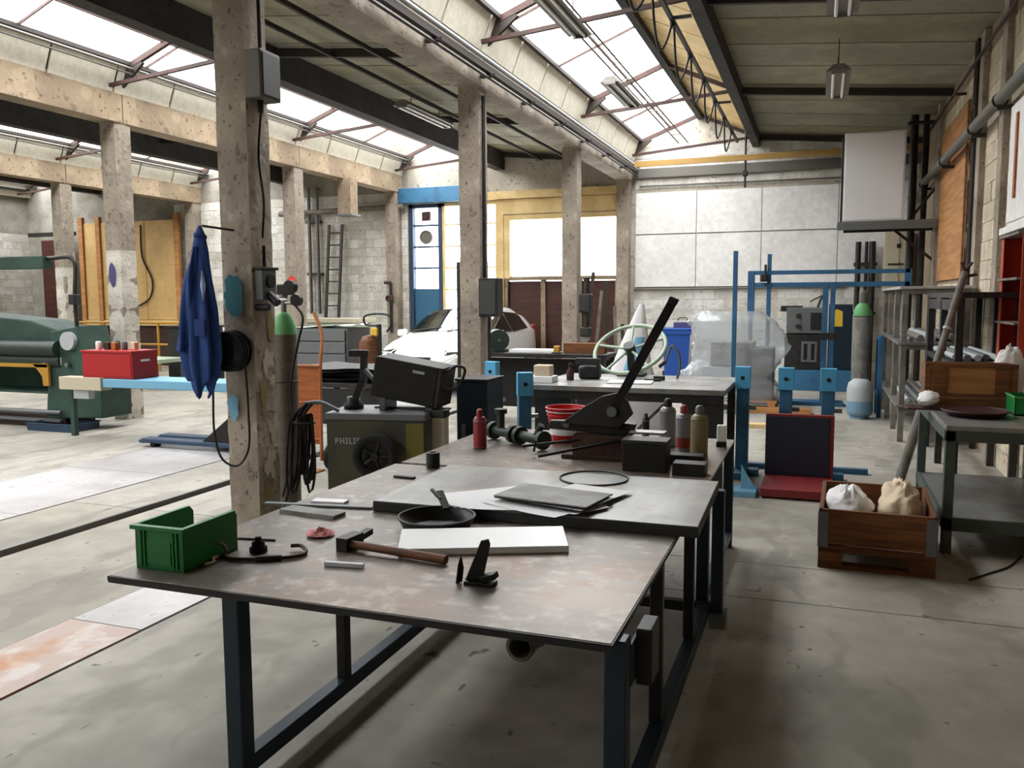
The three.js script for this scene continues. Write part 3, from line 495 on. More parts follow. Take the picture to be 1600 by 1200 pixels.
{ const p = FL(632, 747, TOP); single('steel_strip', 'short dark flat strip near the small steel cylinder', 'strip', put(clean(new RoundedBoxGeometry(0.12, 0.012, 0.03, 1, 0.003)), p.x, TOP + 0.006, p.z, 0, -0.1), M.iron); }
{ // spray bottles
  const can = (px, py, r, h, body, cap, label, name = 'spray_can', capH = 0.05) => { const p = FL(px, py, TOP), o = thing(name, label, 'can', [p.x, TOP, p.z], undefined); L(o, 'body', lathe([[0, 0], [r * 0.95, 0], [r, 0.006], [r, h - 0.035], [r * 0.9, h - 0.012], [r * 0.55, h], [0, h]]), body); L(o, 'cap', lathe([[r * 0.5, h - 0.002], [r * 0.5, h + capH * 0.7], [r * 0.3, h + capH], [0, h + capH]]), cap); for (const y of [h - 0.03, 0.006]) L(o, 'rim', torus(0, y, 0, r * 0.975, 0.003, Math.PI / 2), M.galv); return o; };
  can(750, 700, 0.041, 0.2, M.canred, M.canred, 'dark red bottle standing at the bench edge by the pillar', 'bottle', 0.045);
  const c1 = can(1043, 697, 0.05, 0.25, M.canGrey, M.black, 'tall grey can with a black cap among the cans'); 
  can(1068, 706, 0.046, 0.235, M.canGrey, M.canred, 'grey and red can between the grey and yellow cans');
  const p = FL(1068, 706, TOP), band = scene.children[scene.children.length - 1]; L(band, 'band', [lathe([[0.0465, 0.03], [0.0468, 0.03], [0.0468, 0.09], [0.0465, 0.09]])], M.canred, 'red printed band');
  can(1092, 713, 0.05, 0.25, M.canYellow, M.galv, 'dull yellow can at the end of the row of cans');
  can(1009, 680, 0.024, 0.13, M.black, M.black, 'small slim black can left of the grey cans', 'spray_can', 0.02);
  const q = FL(1127, 698, TOP), o = thing('glue_bottle', 'small white bottle with black base at the bench end', 'bottle', [q.x, TOP, q.z]); L(o, 'base', rbox(0, 0.016, 0, 0.06, 0.032, 0.04, 0.004), M.black); L(o, 'body', rbox(0, 0.085, 0, 0.056, 0.105, 0.036, 0.008), M.paper);
}
{ // black boxes and plates in front of the cans
  const p = FL(1002, 733, TOP); const o = thing('battery_box', 'black box with lid on the bench in front of the cans', 'box', [-0.86, TOP, -4.47]);
  L(o, 'body', rbox(0, 0.075, 0, 0.235, 0.15, 0.14, 0.005), M.black); L(o, 'lid', rbox(0, 0.16, 0, 0.245, 0.02, 0.15, 0.004), M.plateedge);
  single('steel_block', 'flat dark steel block behind the small block in front of the cans', 'block', put(clean(new RoundedBoxGeometry(0.24, 0.06, 0.1, 2, 0.004)), -0.7, TOP + 0.03, -4.68), M.iron);
  single('steel_block', 'low dark steel block at the bench edge before the cans', 'block', put(clean(new RoundedBoxGeometry(0.17, 0.065, 0.11, 2, 0.004)), -0.62, TOP + 0.0325, -4.42), M.iron);
}
{ // lever shear
  const o = thing('lever_shear', 'dark bench lever shear with a long raised black bar handle', 'shear', [-1.2, TOP, -4.75]);
  L(o, 'base', [rbox(0.02, 0.07, 0.02, 0.3, 0.14, 0.14, 0.006), rbox(0.02, 0.012, 0.02, 0.42, 0.024, 0.18, 0.004)], M.rafter, 'brown rusty pedestal');
  L(o, 'frame', [ext([[-0.3, 0.16], [0.2, 0.14], [0.22, 0.2], [0.05, 0.21], [-0.28, 0.2]], 0.05, 0.006)], M.iron);
  L(o, 'blade', ext([[-0.22, 0.2], [0.12, 0.19], [0.19, 0.27], [0.16, 0.34], [0.1, 0.38], [0.02, 0.36], [-0.08, 0.3]], 0.035, 0.005, 0.02, 0, 0.045), M.iron);
  const hd = L(o, 'lever', bar(V(0.1, 0.28, 0.05), ZP(1052, 470, -4.72).sub(o.position), 0.034, 0.05), M.blackm, 'long black lever bar');
  S(hd, 'end_cap', (() => { const e = ZP(1052, 470, -4.72).sub(o.position); return rbox(e.x, e.y, e.z, 0.05, 0.035, 0.055, 0.006, 0, 0, -0.42); })(), M.rubber);
  L(o, 'bolt', cyl(0.1, 0.28, 0.075, 0.03, 0.03, 12, 0.03, Math.PI / 2), M.galv); L(o, 'bolt', cyl(-0.18, 0.19, 0.035, 0.02, 0.03, 12, 0.02, Math.PI / 2), M.galv);
  L(o, 'stop_rod', [rod(V(-0.42, 0.06, 0.12), V(0.12, 0.14, 0.06), 0.009), rod(V(-0.3, 0.02, 0.2), V(0.15, 0.12, 0.1), 0.009), rod(V(-0.36, 0.03, 0.1), V(-0.34, 0.1, 0.12), 0.007)], M.blackm);
  L(o, 'table', [rbox(0.3, 0.165, 0.03, 0.2, 0.012, 0.1, 0.003)], M.plate, 'small pale support plate');
}
{ // red bucket
  const p = FL(892, 690, TOP), o = thing('bucket', 'red plastic bucket behind the lever shear', 'bucket', [-1.53, TOP, -5.22]);
  L(o, 'body', lathe([[0, 0], [0.095, 0], [0.128, 0.22], [0.133, 0.22], [0.122, 0.215], [0.09, 0.008], [0, 0.008]], 0, 0, 0, 36), M.bucketred); L(o, 'rim', torus(0, 0.22, 0, 0.131, 0.006, Math.PI / 2), M.bucketred); L(o, 'rib', torus(0, 0.175, 0, 0.123, 0.004, Math.PI / 2), M.bucketred);
  L(o, 'bail', tube([V(-0.13, 0.2, 0), V(-0.1, 0.2, 0.09), V(0, 0.2, 0.135), V(0.1, 0.2, 0.09), V(0.13, 0.2, 0)], 0.004, 20, 6), M.chalk);
  L(o, 'label', [lathe([[0.1035, 0.05], [0.1085, 0.09], [0.109, 0.09], [0.104, 0.05]], 0, 0, 0, 36)], M.paper, 'white printed band');
}
{ // green flanged pipe piece
  const a = FL(772, 672, TOP + 0.06), b = FL(848, 688, TOP + 0.06), o = thing('pipe_fitting', 'dark green flanged pipe fitting lying behind the red bottle', 'fitting', [(a.x + b.x) / 2, TOP, (a.z + b.z) / 2]);
  const d = b.clone().sub(a).normalize(), at = (t) => a.clone().lerp(b, t);
  W(o, 'pipe', rod(a, b, 0.032, 16), M.darkgreen);
  for (const t of [0, 0.42, 0.55, 1]) W(o, 'flange', rod(at(t).addScaledVector(d, -0.016), at(t).addScaledVector(d, 0.016), 0.058, 20), M.darkgreen);
  W(o, 'branch', [rod(at(0.15), at(0.15).add(V(0, 0.13, 0)), 0.026, 14), rod(at(0.15).add(V(0, 0.12, 0)), at(0.15).add(V(0, 0.15, 0)), 0.042, 16)], M.darkgreen); W(o, 'branch', rod(at(0.85), at(0.85).add(V(0.05, 0.09, 0.02)), 0.022, 14), M.darkgreen);
}

// ================= right side of the hall =================
{ // pallet collar crate with sacks
  const o = thing('pallet_crate', 'brown wooden pallet crate with metal corner hinges holding white sacks', 'crate', [0.36, 0, -5.72], undefined, -0.03);
  const w = 0.64, d = 0.86;
  for (const z of [-d / 2 + 0.012, d / 2 - 0.012]) L(o, 'side_board', bb(-w / 2, w / 2, 0.15, 0.36, z - 0.012, z + 0.012, 0.003), M.wood);
  for (const x of [-w / 2 + 0.012, w / 2 - 0.012]) L(o, 'end_board', bb(x - 0.012, x + 0.012, 0.15, 0.36, -d / 2, d / 2, 0.003), M.wood2);
  for (const z of [-d / 2, d / 2]) for (const x of [-w / 2, w / 2]) L(o, 'hinge', [bb(x - 0.055 * Math.sign(x) - 0.05 * 0, x, 0.13, 0.345, z + Math.sign(z) * 0.001, z + Math.sign(z) * 0.005, 0.001), bb(x + Math.sign(x) * 0.001, x + Math.sign(x) * 0.005, 0.13, 0.345, z - 0.06 * Math.sign(z), z, 0.001)], M.galv);
  for (let i = 0; i < 5; i++) L(o, 'deck_plank', bb(-w / 2, w / 2, 0.12, 0.14, -d / 2 + i * 0.18, -d / 2 + i * 0.18 + 0.14, 0.003), M.wood2);
  for (const z of [-d / 2 + 0.05, 0, d / 2 - 0.05]) { for (const x of [-w / 2 + 0.07, w / 2 - 0.07]) L(o, 'pallet_block', bb(x - 0.07, x + 0.07, 0.02, 0.12, z - 0.05, z + 0.05, 0.004), M.wood); L(o, 'runner', bb(-w / 2, w / 2, 0, 0.022, z - 0.05, z + 0.05, 0.003), M.wood); L(o, 'top_runner', bb(-w / 2, w / 2, 0.1, 0.122, z - 0.05, z + 0.05, 0.003), M.wood); }
}
const sack = (x, y, z, rx, ry, rz, s) => surf((u, v) => { const a = u * 6.2832, b = v * 3.1416, n = 0.6 + 0.5 * fbm(u, v * 0.9, 5, 5, 4, s) + 0.35 * Math.abs(fbm(u, v, 9, 9, 3, s + 40) - 0.5); return V(x + rx * n * Math.sin(b) * Math.cos(a), y + ry * (1 - 0.0) * Math.max(-0.85, Math.cos(b)) * (0.7 + 0.35 * fbm(u, v, 7, 4, 3, s + 3) + 0.6 * Math.abs(fbm(u, v, 10, 10, 3, s + 50) - 0.5)), z + rz * n * Math.sin(b) * Math.sin(a)); }, 48, 28, true);
single('sack', 'crumpled white sack in the pallet crate', 'sack', sack(0.195, 0.285, -5.68, 0.155, 0.15, 0.32, 3), M.whitecloth);
single('sack', 'crumpled beige sack beside the white one in the pallet crate', 'sack', sack(0.51, 0.3, -5.7, 0.15, 0.18, 0.29, 13), M.beige);

{ // green grey bench by the wall
  const o = thing('side_bench', 'green grey steel bench with a lower shelf against the cream wall', 'bench', [1.15, 0, -6.6]);
  const x0 = 0.76, x1 = 1.56, z0 = -7.4, z1 = -5.84, h = 0.82;
  W(o, 'tabletop', bb(x0, x1, h - 0.03, h, z0, z1, 0.004), M.plate);
  W(o, 'apron', [bb(x0, x1, h - 0.1, h - 0.03, z1 - 0.03, z1, 0.003), bb(x0, x0 + 0.03, h - 0.1, h - 0.03, z0, z1, 0.003), bb(x0, x1, h - 0.1, h - 0.03, z0, z0 + 0.03, 0.003)], M.benchgreen);
  for (const x of [x0 + 0.03, x1 - 0.03]) for (const z of [z0 + 0.03, z1 - 0.03]) W(o, 'leg', bb(x - 0.03, x + 0.03, 0, h - 0.03, z - 0.03, z + 0.03, 0.005), M.benchgreen);
  W(o, 'lower_shelf', bb(x0 + 0.02, x1 - 0.02, 0.2, 0.23, z0 + 0.03, z1 - 0.03, 0.004), M.plate);
  W(o, 'shelf_rail', [bb(x0, x1, 0.15, 0.235, z1 - 0.025, z1, 0.003), bb(x0, x0 + 0.025, 0.15, 0.235, z0, z1, 0.003)], M.benchgreen);
}
{ // wooden box on it
  const p = FL(1443, 630, 0.83), o = thing('wooden_box', 'open wooden box with a framed front standing on the side bench', 'box', [1.04, 0.82, -7.02], undefined, -0.02);
  const w = 0.6, h = 0.24, d = 0.3;
  L(o, 'plinth', bb(-w / 2 + 0.02, w / 2 + 0.03, 0, 0.075, -d / 2, d / 2 + 0.03, 0.005), M.wood);
  L(o, 'front_panel', bb(-w / 2 + 0.03, w / 2 - 0.03, 0.09, 0.3, d / 2 - 0.02, d / 2 - 0.008, 0.002), M.ply, 'pale plywood front panel');
  L(o, 'frame', [bb(-w / 2, w / 2, 0.29, 0.32, d / 2 - 0.02, d / 2 + 0.006, 0.003), bb(-w / 2, w / 2, 0.08, 0.1, d / 2 - 0.02, d / 2 + 0.006, 0.003), bb(-w / 2, -w / 2 + 0.04, 0.09, 0.31, d / 2 - 0.02, d / 2 + 0.006, 0.003), bb(w / 2 - 0.04, w / 2, 0.09, 0.31, d / 2 - 0.02, d / 2 + 0.006, 0.003)], M.wood);
  for (const x of [-w / 2 + 0.1, w / 2 - 0.1]) L(o, 'batten', bb(x - 0.045, x + 0.045, 0.09, 0.3, d / 2 - 0.01, d / 2 + 0.01, 0.003), M.wood);
  for (const x of [-w / 2 + 0.01, w / 2 - 0.01]) L(o, 'side_panel', bb(x - 0.01, x + 0.01, 0.08, 0.31, -d / 2, d / 2, 0.003), M.wood);
  L(o, 'back_panel', bb(-w / 2, w / 2, 0.08, 0.31, -d / 2, -d / 2 + 0.015, 0.003), M.wood);
}
{ const o = thing('tray', 'dark maroon shallow round tray in front of the wooden box', 'tray', [1.0, 0.82, -6.38]); L(o, 'dish', put(lathe([[0, 0.004], [0.15, 0.004], [0.2, 0.04], [0.207, 0.04], [0.16, 0], [0, 0]], 0, 0, 0, 40), 0, 0, 0), M.maroon); L(o, 'rim', torus(0, 0.04, 0, 0.204, 0.005, Math.PI / 2), M.maroon); }
single('steel_sheet', 'dark maroon flat sheet jutting over the side bench corner', 'sheet', put(clean(new RoundedBoxGeometry(0.36, 0.012, 0.2, 1, 0.003)), 0.78, 0.826, -6.71, 0, 0.02), M.maroon);
single('cloth', 'white crumpled cloth left of the wooden box', 'cloth', sack(0.75, 0.89, -6.72, 0.085, 0.06, 0.1, 23), M.whitecloth);
single('plastic_bag', 'white plastic bag standing behind the wooden box', 'bag', sack(1.36, 1.04, -7.29, 0.13, 0.21, 0.08, 33), M.whitecloth);
{ const o = thing('green_crate', 'bright green plastic crate at the wall end of the side bench', 'crate', [1.31, 0.82, -6.62]); const w = 0.12, d = 0.3, h = 0.13; L(o, 'body', [bb0(-w / 2, w / 2, 0, 0.01, -d / 2, d / 2), bb0(-w / 2, w / 2, 0, h, d / 2 - 0.006, d / 2), bb0(-w / 2, w / 2, 0, h, -d / 2, -d / 2 + 0.006), bb0(-w / 2, -w / 2 + 0.006, 0, h, -d / 2, d / 2), bb0(w / 2 - 0.006, w / 2, 0, h, -d / 2, d / 2)], M.binGreen); L(o, 'rim', [bb(-w / 2 - 0.008, -w / 2 + 0.004, h - 0.012, h, -d / 2, d / 2, 0.002), bb(-w / 2 - 0.008, w / 2, h - 0.012, h, d / 2 - 0.004, d / 2 + 0.008, 0.002)], M.capgreen); }
{ // leaning pipe pair
  const a = FL(1400, 768, 0), b = ZP(1508, 425, -8.0), o = thing('leaning_pole', 'long rusty steel pole leaning over the side bench', 'pole', a.clone());
  const q = a.clone().lerp(b, 0.47), r = a.clone().lerp(b, 0.75);
  W(o, 'tube', [rod(a, q, 0.04, 14), rod(q, b, 0.03, 14)], M.rackm); W(o, 'collar', rod(q.clone().lerp(a, 0.06), q.clone().lerp(b, 0.06), 0.046, 16), M.gaslight, 'pale grey sleeve'); W(o, 'collar', rod(r.clone().lerp(q, 0.04), r, 0.036, 14), M.gaslight); W(o, 'fork', [rod(b, b.clone().add(V(0.05, 0.08, 0)), 0.012), rod(b, b.clone().add(V(-0.03, 0.08, 0)), 0.012), rod(b.clone().add(V(0, -0.04, 0)), b.clone().add(V(0.09, -0.02, 0)), 0.014)], M.rafter);
}
{ // rack along the wall
  const o = thing('storage_rack', 'grey steel storage rack with pipes on its shelves along the wall', 'rack', [1.2, 0, -11.9]);
  const zs = [-10.35, -11.35, -12.35, -13.3];
  for (const z of zs) for (const x of [0.88, 1.5]) W(o, 'post', bb(x - 0.03, x + 0.03, 0, 1.72, z - 0.03, z + 0.03, 0.004), M.rackm);
  W(o, 'post', bb(1.1, 1.15, 0, 1.72, -10.38, -10.33, 0.004), M.rackm);
  for (const y of [0.42, 1.12, 1.74]) { W(o, 'shelf', bb(0.82, 1.56, y - 0.03, y, -13.35, -10.3, 0.004), y > 1.5 ? M.paleplate : M.plate); for (const z of zs) W(o, 'bearer', bb(0.85, 1.53, y - 0.08, y - 0.03, z - 0.025, z + 0.025, 0.003), M.rackm); }
  W(o, 'brace', [bar(V(1.5, 0.1, -10.4), V(1.5, 1.1, -11.3), 0.03, 0.02), bar(V(1.5, 0.1, -13.4), V(1.5, 1.1, -12.4), 0.03, 0.02)], M.rackm);
}
for (let i = 0; i < 9; i++) { const y = i < 5 ? 1.12 : 0.42, r = rr(0.022, 0.045), x = 0.97 + (i % 5) * 0.11; single('steel_pipe', y > 1 ? 'grey steel pipe lying on the upper rack shelf' : 'grey steel pipe lying on the lowest rack shelf', 'pipe', rod(V(x, y + r, -13.2 + rr(0, 0.4)), V(x, y + r, -10.45 - rr(0, 0.2)), r, 12), [M.galv, M.rackm, M.gaslight][i % 3], y > 1 ? 'pipes on the upper rack shelf' : 'pipes on the lowest rack shelf'); }
{ // narrow wall frame nearer
  const o = thing('wall_shelf_frame', 'dark steel shelf frame fixed along the cream block wall', 'shelf', [1.35, 0, -9.2]);
  for (const z of [-8.1, -9.1, -10.1]) for (const x of [1.12, 1.57]) W(o, 'post', bb(x - 0.03, x + 0.03, 0, 1.66, z - 0.03, z + 0.03, 0.004), M.iron);
  for (const y of [1.05, 1.66]) W(o, 'shelf', bb(1.08, 1.6, y - 0.05, y, -10.16, -8.05, 0.004), M.iron);
  W(o, 'rail', [bb(1.09, 1.14, 1.5, 1.6, -10.1, -8.1, 0.003), bb(1.09, 1.14, 0.4, 0.45, -10.1, -8.1, 0.003)], M.iron);
}
for (let i = 0; i < 5; i++) single('steel_pipe', 'pale steel bar lying on the dark wall shelf', 'pipe', rod(V(1.16 + i * 0.08, 1.05 + 0.03, -10.0 + rr(0, 0.2)), V(1.16 + i * 0.08, 1.08, -8.3 + rr(-0.3, 0.1)), 0.03, 12), [M.gaslight, M.galv][i % 2], 'bars on the dark wall shelf');
{ // red open rack on the wall, end of frame
  const o = thing('red_rack', 'rust red steel pigeonhole rack on the wall above the side bench', 'rack', [1.42, 0.82, -7.8]);
  const x0 = 1.43, x1 = 1.605, z0 = -8.2, z1 = -7.45; o.position.set(1.42, 1.02, -7.65);
  W(o, 'side_panel', bb(x0, x1, 1.05, 2.12, z0 - 0.012, z0, 0.003), M.redrack); W(o, 'side_panel', bb(x0, x1, 1.05, 2.12, z1, z1 + 0.012, 0.003), M.redrack); W(o, 'back_panel', bb(x1 - 0.012, x1, 1.05, 2.12, z0, z1, 0.003), M.redrack);
  for (const y of [1.05, 1.4, 1.75, 2.1]) W(o, 'shelf', bb(x0 - 0.03, x1, y, y + 0.02, z0, z1, 0.003), y === 1.05 ? M.redrack : M.rackm);
  W(o, 'lip', bb(x0 - 0.01, x0, 1.05, 2.12, z0, z0 + 0.1, 0.003), M.redrack);
}
{ // white cabinet over it
  const o = thing('wall_cabinet', 'white wooden wall cabinet with an orange batten above the red rack', 'cabinet', [1.53, 2.15, -7.7]);
  W(o, 'body', bb(1.47, 1.605, 2.2, 3.22, -8.3, -7.0, 0.008), M.whitepanel); W(o, 'door', bb(1.455, 1.47, 2.24, 3.2, -8.28, -7.6, 0.004), M.whitepanel); W(o, 'batten', bb(1.44, 1.455, 2.42, 3.1, -8.0, -7.94, 0.003), M.dullorange, 'orange batten'); W(o, 'shelf', bb(1.42, 1.605, 2.14, 2.2, -8.35, -6.95, 0.006), M.whitepanel);
}
// plywood sheet, pipes on the right wall
{ const o = thing('plywood_sheet', 'tall orange plywood sheet fixed to the cream block wall', 'plywood', [1.6, 1.85, -12.75]); W(o, 'sheet', bb(1.59, 1.606, 1.85, 3.95, -13.98, -11.52, 0.003), M.ply); W(o, 'edge_batten', bb(1.575, 1.592, 1.85, 3.95, -11.6, -11.52, 0.003), M.wood); }
{ const o = thing('wall_pipe', 'thick grey pipe running level along the cream wall', 'pipe', [1.52, 3.4, -10]); W(o, 'pipe', rod(V(1.47, 3.38, 2), V(1.47, 3.42, -17.15), 0.055, 16), M.pipegrey); for (const z of [-3, -6, -8.9, -10.3, -12.6, -15]) W(o, 'clamp', [bb(1.44, 1.585, 3.3, 3.34, z - 0.03, z + 0.03, 0.004), torus(1.47, 3.39, z, 0.06, 0.01)], M.iron); }
{ const o = thing('wall_pipe', 'thin brown pipe high along the cream wall below the ceiling', 'pipe', [1.57, 4.2, -10]); W(o, 'pipe', rod(V(1.52, 4.12, 2), V(1.52, 4.22, -17.1), 0.018, 10), M.rafter); for (const z of [-4, -8, -12, -16]) W(o, 'clamp', bb(1.5, 1.62, 4.1, 4.13, z - 0.02, z + 0.02, 0.003), M.iron); }
{ const o = thing('wall_pipe', 'pair of dark vertical pipes beside the plywood sheet', 'pipe', [1.57, 0, -10.9]); for (const z of [-10.78, -10.9]) W(o, 'pipe', rod(V(1.55, 1.75, z), V(1.55, 4.44, z), 0.022, 10), M.purlin); W(o, 'clamp', [bb(1.53, 1.62, 2.4, 2.44, -10.93, -10.75, 0.003), bb(1.53, 1.62, 3.7, 3.74, -10.93, -10.75, 0.003)], M.iron); }

{ // big white box on a bracket shelf at the corner
  const o = thing('white_box', 'large white box standing high on a grey bracket shelf', 'cabinet', [0.69, 2.77, -14.3]);
  W(o, 'body', bb(0.27, 1.12, 2.77, 4.09, -14.6, -14.05, 0.006), M.whitebox); W(o, 'front_panel', bb(0.29, 1.1, 2.79, 4.07, -14.05, -14.04, 0.004), M.whitebox); W(o, 'side_seal', bb0(0.24, 0.268, 2.8, 4.05, -14.58, -14.08), M.black, 'black edge strip');
  const s = thing('bracket_shelf', 'grey steel bracket shelf under the large white box', 'shelf', [0.88, 2.66, -14.3]);
  W(s, 'shelf', [bb(0.2, 1.57, 2.71, 2.768, -14.62, -13.99, 0.004)], M.galv); W(s, 'front_rail', bb(0.2, 1.57, 2.64, 2.71, -14.04, -13.99, 0.004), M.galv); W(s, 'bearer', [bb0(0.3, 1.6, 2.64, 2.71, -14.6, -14.54)], M.iron); W(s, 'strut', [bar(V(1.6, 3.3, -14.3), V(1.22, 2.78, -14.3), 0.04), bar(V(1.6, 2.15, -14.3), V(1.0, 2.66, -14.3), 0.04)], M.iron);
}
{ // dark pipe bundle in the corner
  const o = thing('pipe_riser', 'bundle of dark vertical pipes in the far corner', 'pipe', [0.7, 0, -16.9]);
  [[0.62, 0.05], [0.76, 0.03], [0.86, 0.06]].forEach(([x, r]) => W(o, 'pipe', rod(V(x, 0, -16.98), V(x, 2.64, -16.98), r, 14), M.iron)); for (const y of [1.3, 2.2]) W(o, 'bracket', bb0(0.55, 0.95, y, y + 0.06, -17.15, -16.94), M.iron);
  const q = thing('pipe_riser', 'dark upright column beside the large white box', 'column', [1.4, 0, -14.9]); for (const [x, r] of [[1.3, 0.06], [1.47, 0.045]]) W(q, 'pipe', rod(V(x, 0, -14.9), V(x, 4.45, -14.9), r, 14), M.iron); W(q, 'plate', [bb0(1.2, 1.6, 0, 0.02, -15.05, -14.8), bb0(1.2, 1.6, 4.3, 4.34, -15.0, -14.8)], M.iron);
}
{ // electrical cabinet
  const a = ZP(1381, 372, -16.2), b = ZP(1413, 440, -16.2), o = thing('electric_cabinet', 'cream electrical cabinet on the end wall below the bracket shelf', 'cabinet', [(a.x + b.x) / 2, b.y, -16.9]);
  W(o, 'body', bb(a.x + 0.05, b.x + 0.12, 1.75, 2.85, -17.14, -16.85, 0.01), M.creamsteel); W(o, 'door', bb(a.x + 0.08, b.x - 0.05, 1.8, 2.8, -16.85, -16.835, 0.004), M.creamsteel); W(o, 'handle', bb(a.x + 0.12, a.x + 0.38, 2.2, 2.23, -16.835, -16.81, 0.004), M.iron); W(o, 'emblem', bb(a.x + 0.26, a.x + 0.33, 2.5, 2.58, -16.836, -16.83, 0.002), M.iron);
}
{ // gas cylinders
  const p = V(0.55, 0, -12.75), o = thing('gas_cylinder', 'tall grey gas cylinder with a green shoulder under the blue frame', 'gas cylinder', p);
  L(o, 'body', lathe([[0, 0], [0.115, 0], [0.122, 0.02], [0.122, 1.36], [0, 1.36]]), M.gasgrey); L(o, 'shoulder', lathe([[0.122, 1.36], [0.12, 1.42], [0.09, 1.5], [0.045, 1.55], [0, 1.55]]), M.capgreen, 'green painted shoulder'); L(o, 'collar', torus(0, 1.36, 0, 0.121, 0.006, Math.PI / 2), M.rafter); L(o, 'valve_guard', lathe([[0.05, 1.54], [0.055, 1.56], [0.055, 1.68], [0.04, 1.72], [0, 1.72]]), M.pipegrey);
  const q = thing('propane_bottle', 'squat grey and pale blue propane bottle on the floor', 'gas cylinder', [0.53, 0, -12.2]);
  L(q, 'body', lathe([[0.1, 0.04], [0.15, 0.05], [0.168, 0.1], [0.168, 0.24]]), M.gasblue); L(q, 'upper_body', lathe([[0.168, 0.24], [0.168, 0.4], [0.15, 0.48], [0.09, 0.53], [0, 0.54]]), M.gaslight, 'light grey upper half'); L(q, 'foot_ring', lathe([[0.12, 0], [0.125, 0], [0.125, 0.06], [0.12, 0.06]]), M.gasblue); L(q, 'valve', [cyl(0, 0.56, 0, 0.025, 0.06), cyl(0, 0.6, 0, 0.04, 0.02)], M.steel);
}
{ // blue gantry frame
  const o = thing('gantry_frame', 'tall blue steel gantry frame with a double top rail', 'frame', [0.1, 0, -13.5]); const z = -13.5;
  W(o, 'top_rail', bb(-1.02, 1.2, 1.97, 2.03, z - 0.04, z + 0.04, 0.005), M.blueframe); W(o, 'top_rail', bb(-1.02, 1.2, 1.78, 1.85, z - 0.04, z + 0.04, 0.005), M.blueframe);
  W(o, 'end_plate', [bb(1.13, 1.22, 1.78, 2.03, z - 0.04, z + 0.04, 0.005), bb(-1.06, -0.96, 1.35, 2.03, z - 0.05, z + 0.05, 0.005)], M.blueframe);
  W(o, 'column', [bb(0.02, 0.1, 0.04, 1.8, z - 0.09, z + 0.09, 0.005), bb(0.13, 0.2, 0.04, 1.8, z - 0.09, z + 0.09, 0.005)], M.blueframe); W(o, 'column', bb(-0.78, -0.72, 0.04, 2.28, z - 0.03, z + 0.03, 0.005), M.blueframe); W(o, 'column', bb(-1.04, -0.98, 0.04, 1.4, z - 0.03, z + 0.03, 0.005), M.blueframe);
  W(o, 'column', bb(1.13, 1.19, 0.04, 1.8, z - 0.03, z + 0.03, 0.005), M.blueframe);
  W(o, 'base', bb(-1.08, 0.36, 0, 0.06, z - 0.25, z + 0.1, 0.006), M.blueframe); W(o, 'clamp', [bb(0.0, 0.22, 1.0, 1.1, z - 0.1, z + 0.11, 0.006)], M.black, 'black clamp block'); W(o, 'motor', [rbox(-0.82, 1.92, z + 0.1, 0.1, 0.12, 0.12, 0.02), rod(V(-0.8, 1.98, z + 0.1), V(-0.8, 2.12, z + 0.1), 0.02)], M.black, 'black motor');
  const q = single('steel_post', 'thin light blue upright post in front of the plastic wrapped pallet', 'post', [bb(-1.16, -1.1, 0.01, 2.27, -12.23, -12.17, 0.005), bb(-1.22, -1.04, 0, 0.012, -12.29, -12.11, 0.003)], M.blueframe);
}
{ // machine under the gantry
  const o = thing('machine_tool', 'dark grey machine cabinet with control panel behind the blue gantry', 'machine', [0.0, 0, -15.9]); const z = -15.6;
  W(o, 'base', bb(-0.62, 0.55, 0, 0.36, -16.4, z + 0.02, 0.01), M.blue, 'blue base'); W(o, 'cabinet', bb(-0.58, 0.1, 0.36, 0.98, -16.35, z - 0.02, 0.01), M.iron); W(o, 'control_head', bb(-0.56, 0.08, 1.0, 1.45, -16.3, z, 0.015), M.galv); W(o, 'screen', bb0(-0.16, 0.06, 1.06, 1.36, z, z + 0.012), M.black, 'black control screen');
  const pn = W(o, 'access_door', bb(-0.3, -0.04, 0.5, 0.86, z - 0.02, z, 0.005), M.galv); SW(o, pn, 'slot', [bb0(-0.26, -0.2, 0.54, 0.82, z, z + 0.004), bb0(-0.14, -0.08, 0.54, 0.82, z, z + 0.004)], M.slot);
  for (const y of [1.12, 1.3]) W(o, 'knob', cyl(-0.36, y, z + 0.02, 0.045, 0.04, 16, 0.045, Math.PI / 2), M.iron);
  W(o, 'lever', [rod(V(-0.05, 1.45, z - 0.1), V(0.02, 1.66, z - 0.1), 0.02), rod(V(0.02, 1.66, z - 0.1), V(-0.18, 1.55, z - 0.1), 0.012)], M.black); W(o, 'top_bar', bb(-0.66, -0.3, 1.38, 1.48, z - 0.3, z - 0.02, 0.01), M.black);
  W(o, 'side_cabinet', bb(0.14, 0.52, 0.36, 1.5, -16.4, z - 0.1, 0.01), M.navy, 'navy side cabinet'); W(o, 'yellow_sign', [put(ext([[-0.09, 0], [0.09, 0], [0.09, 0.26], [0, 0.3], [-0.09, 0.26]], 0.006), 0.27, 1.12, z - 0.095)], M.signyellow, 'yellow warning plate');
}
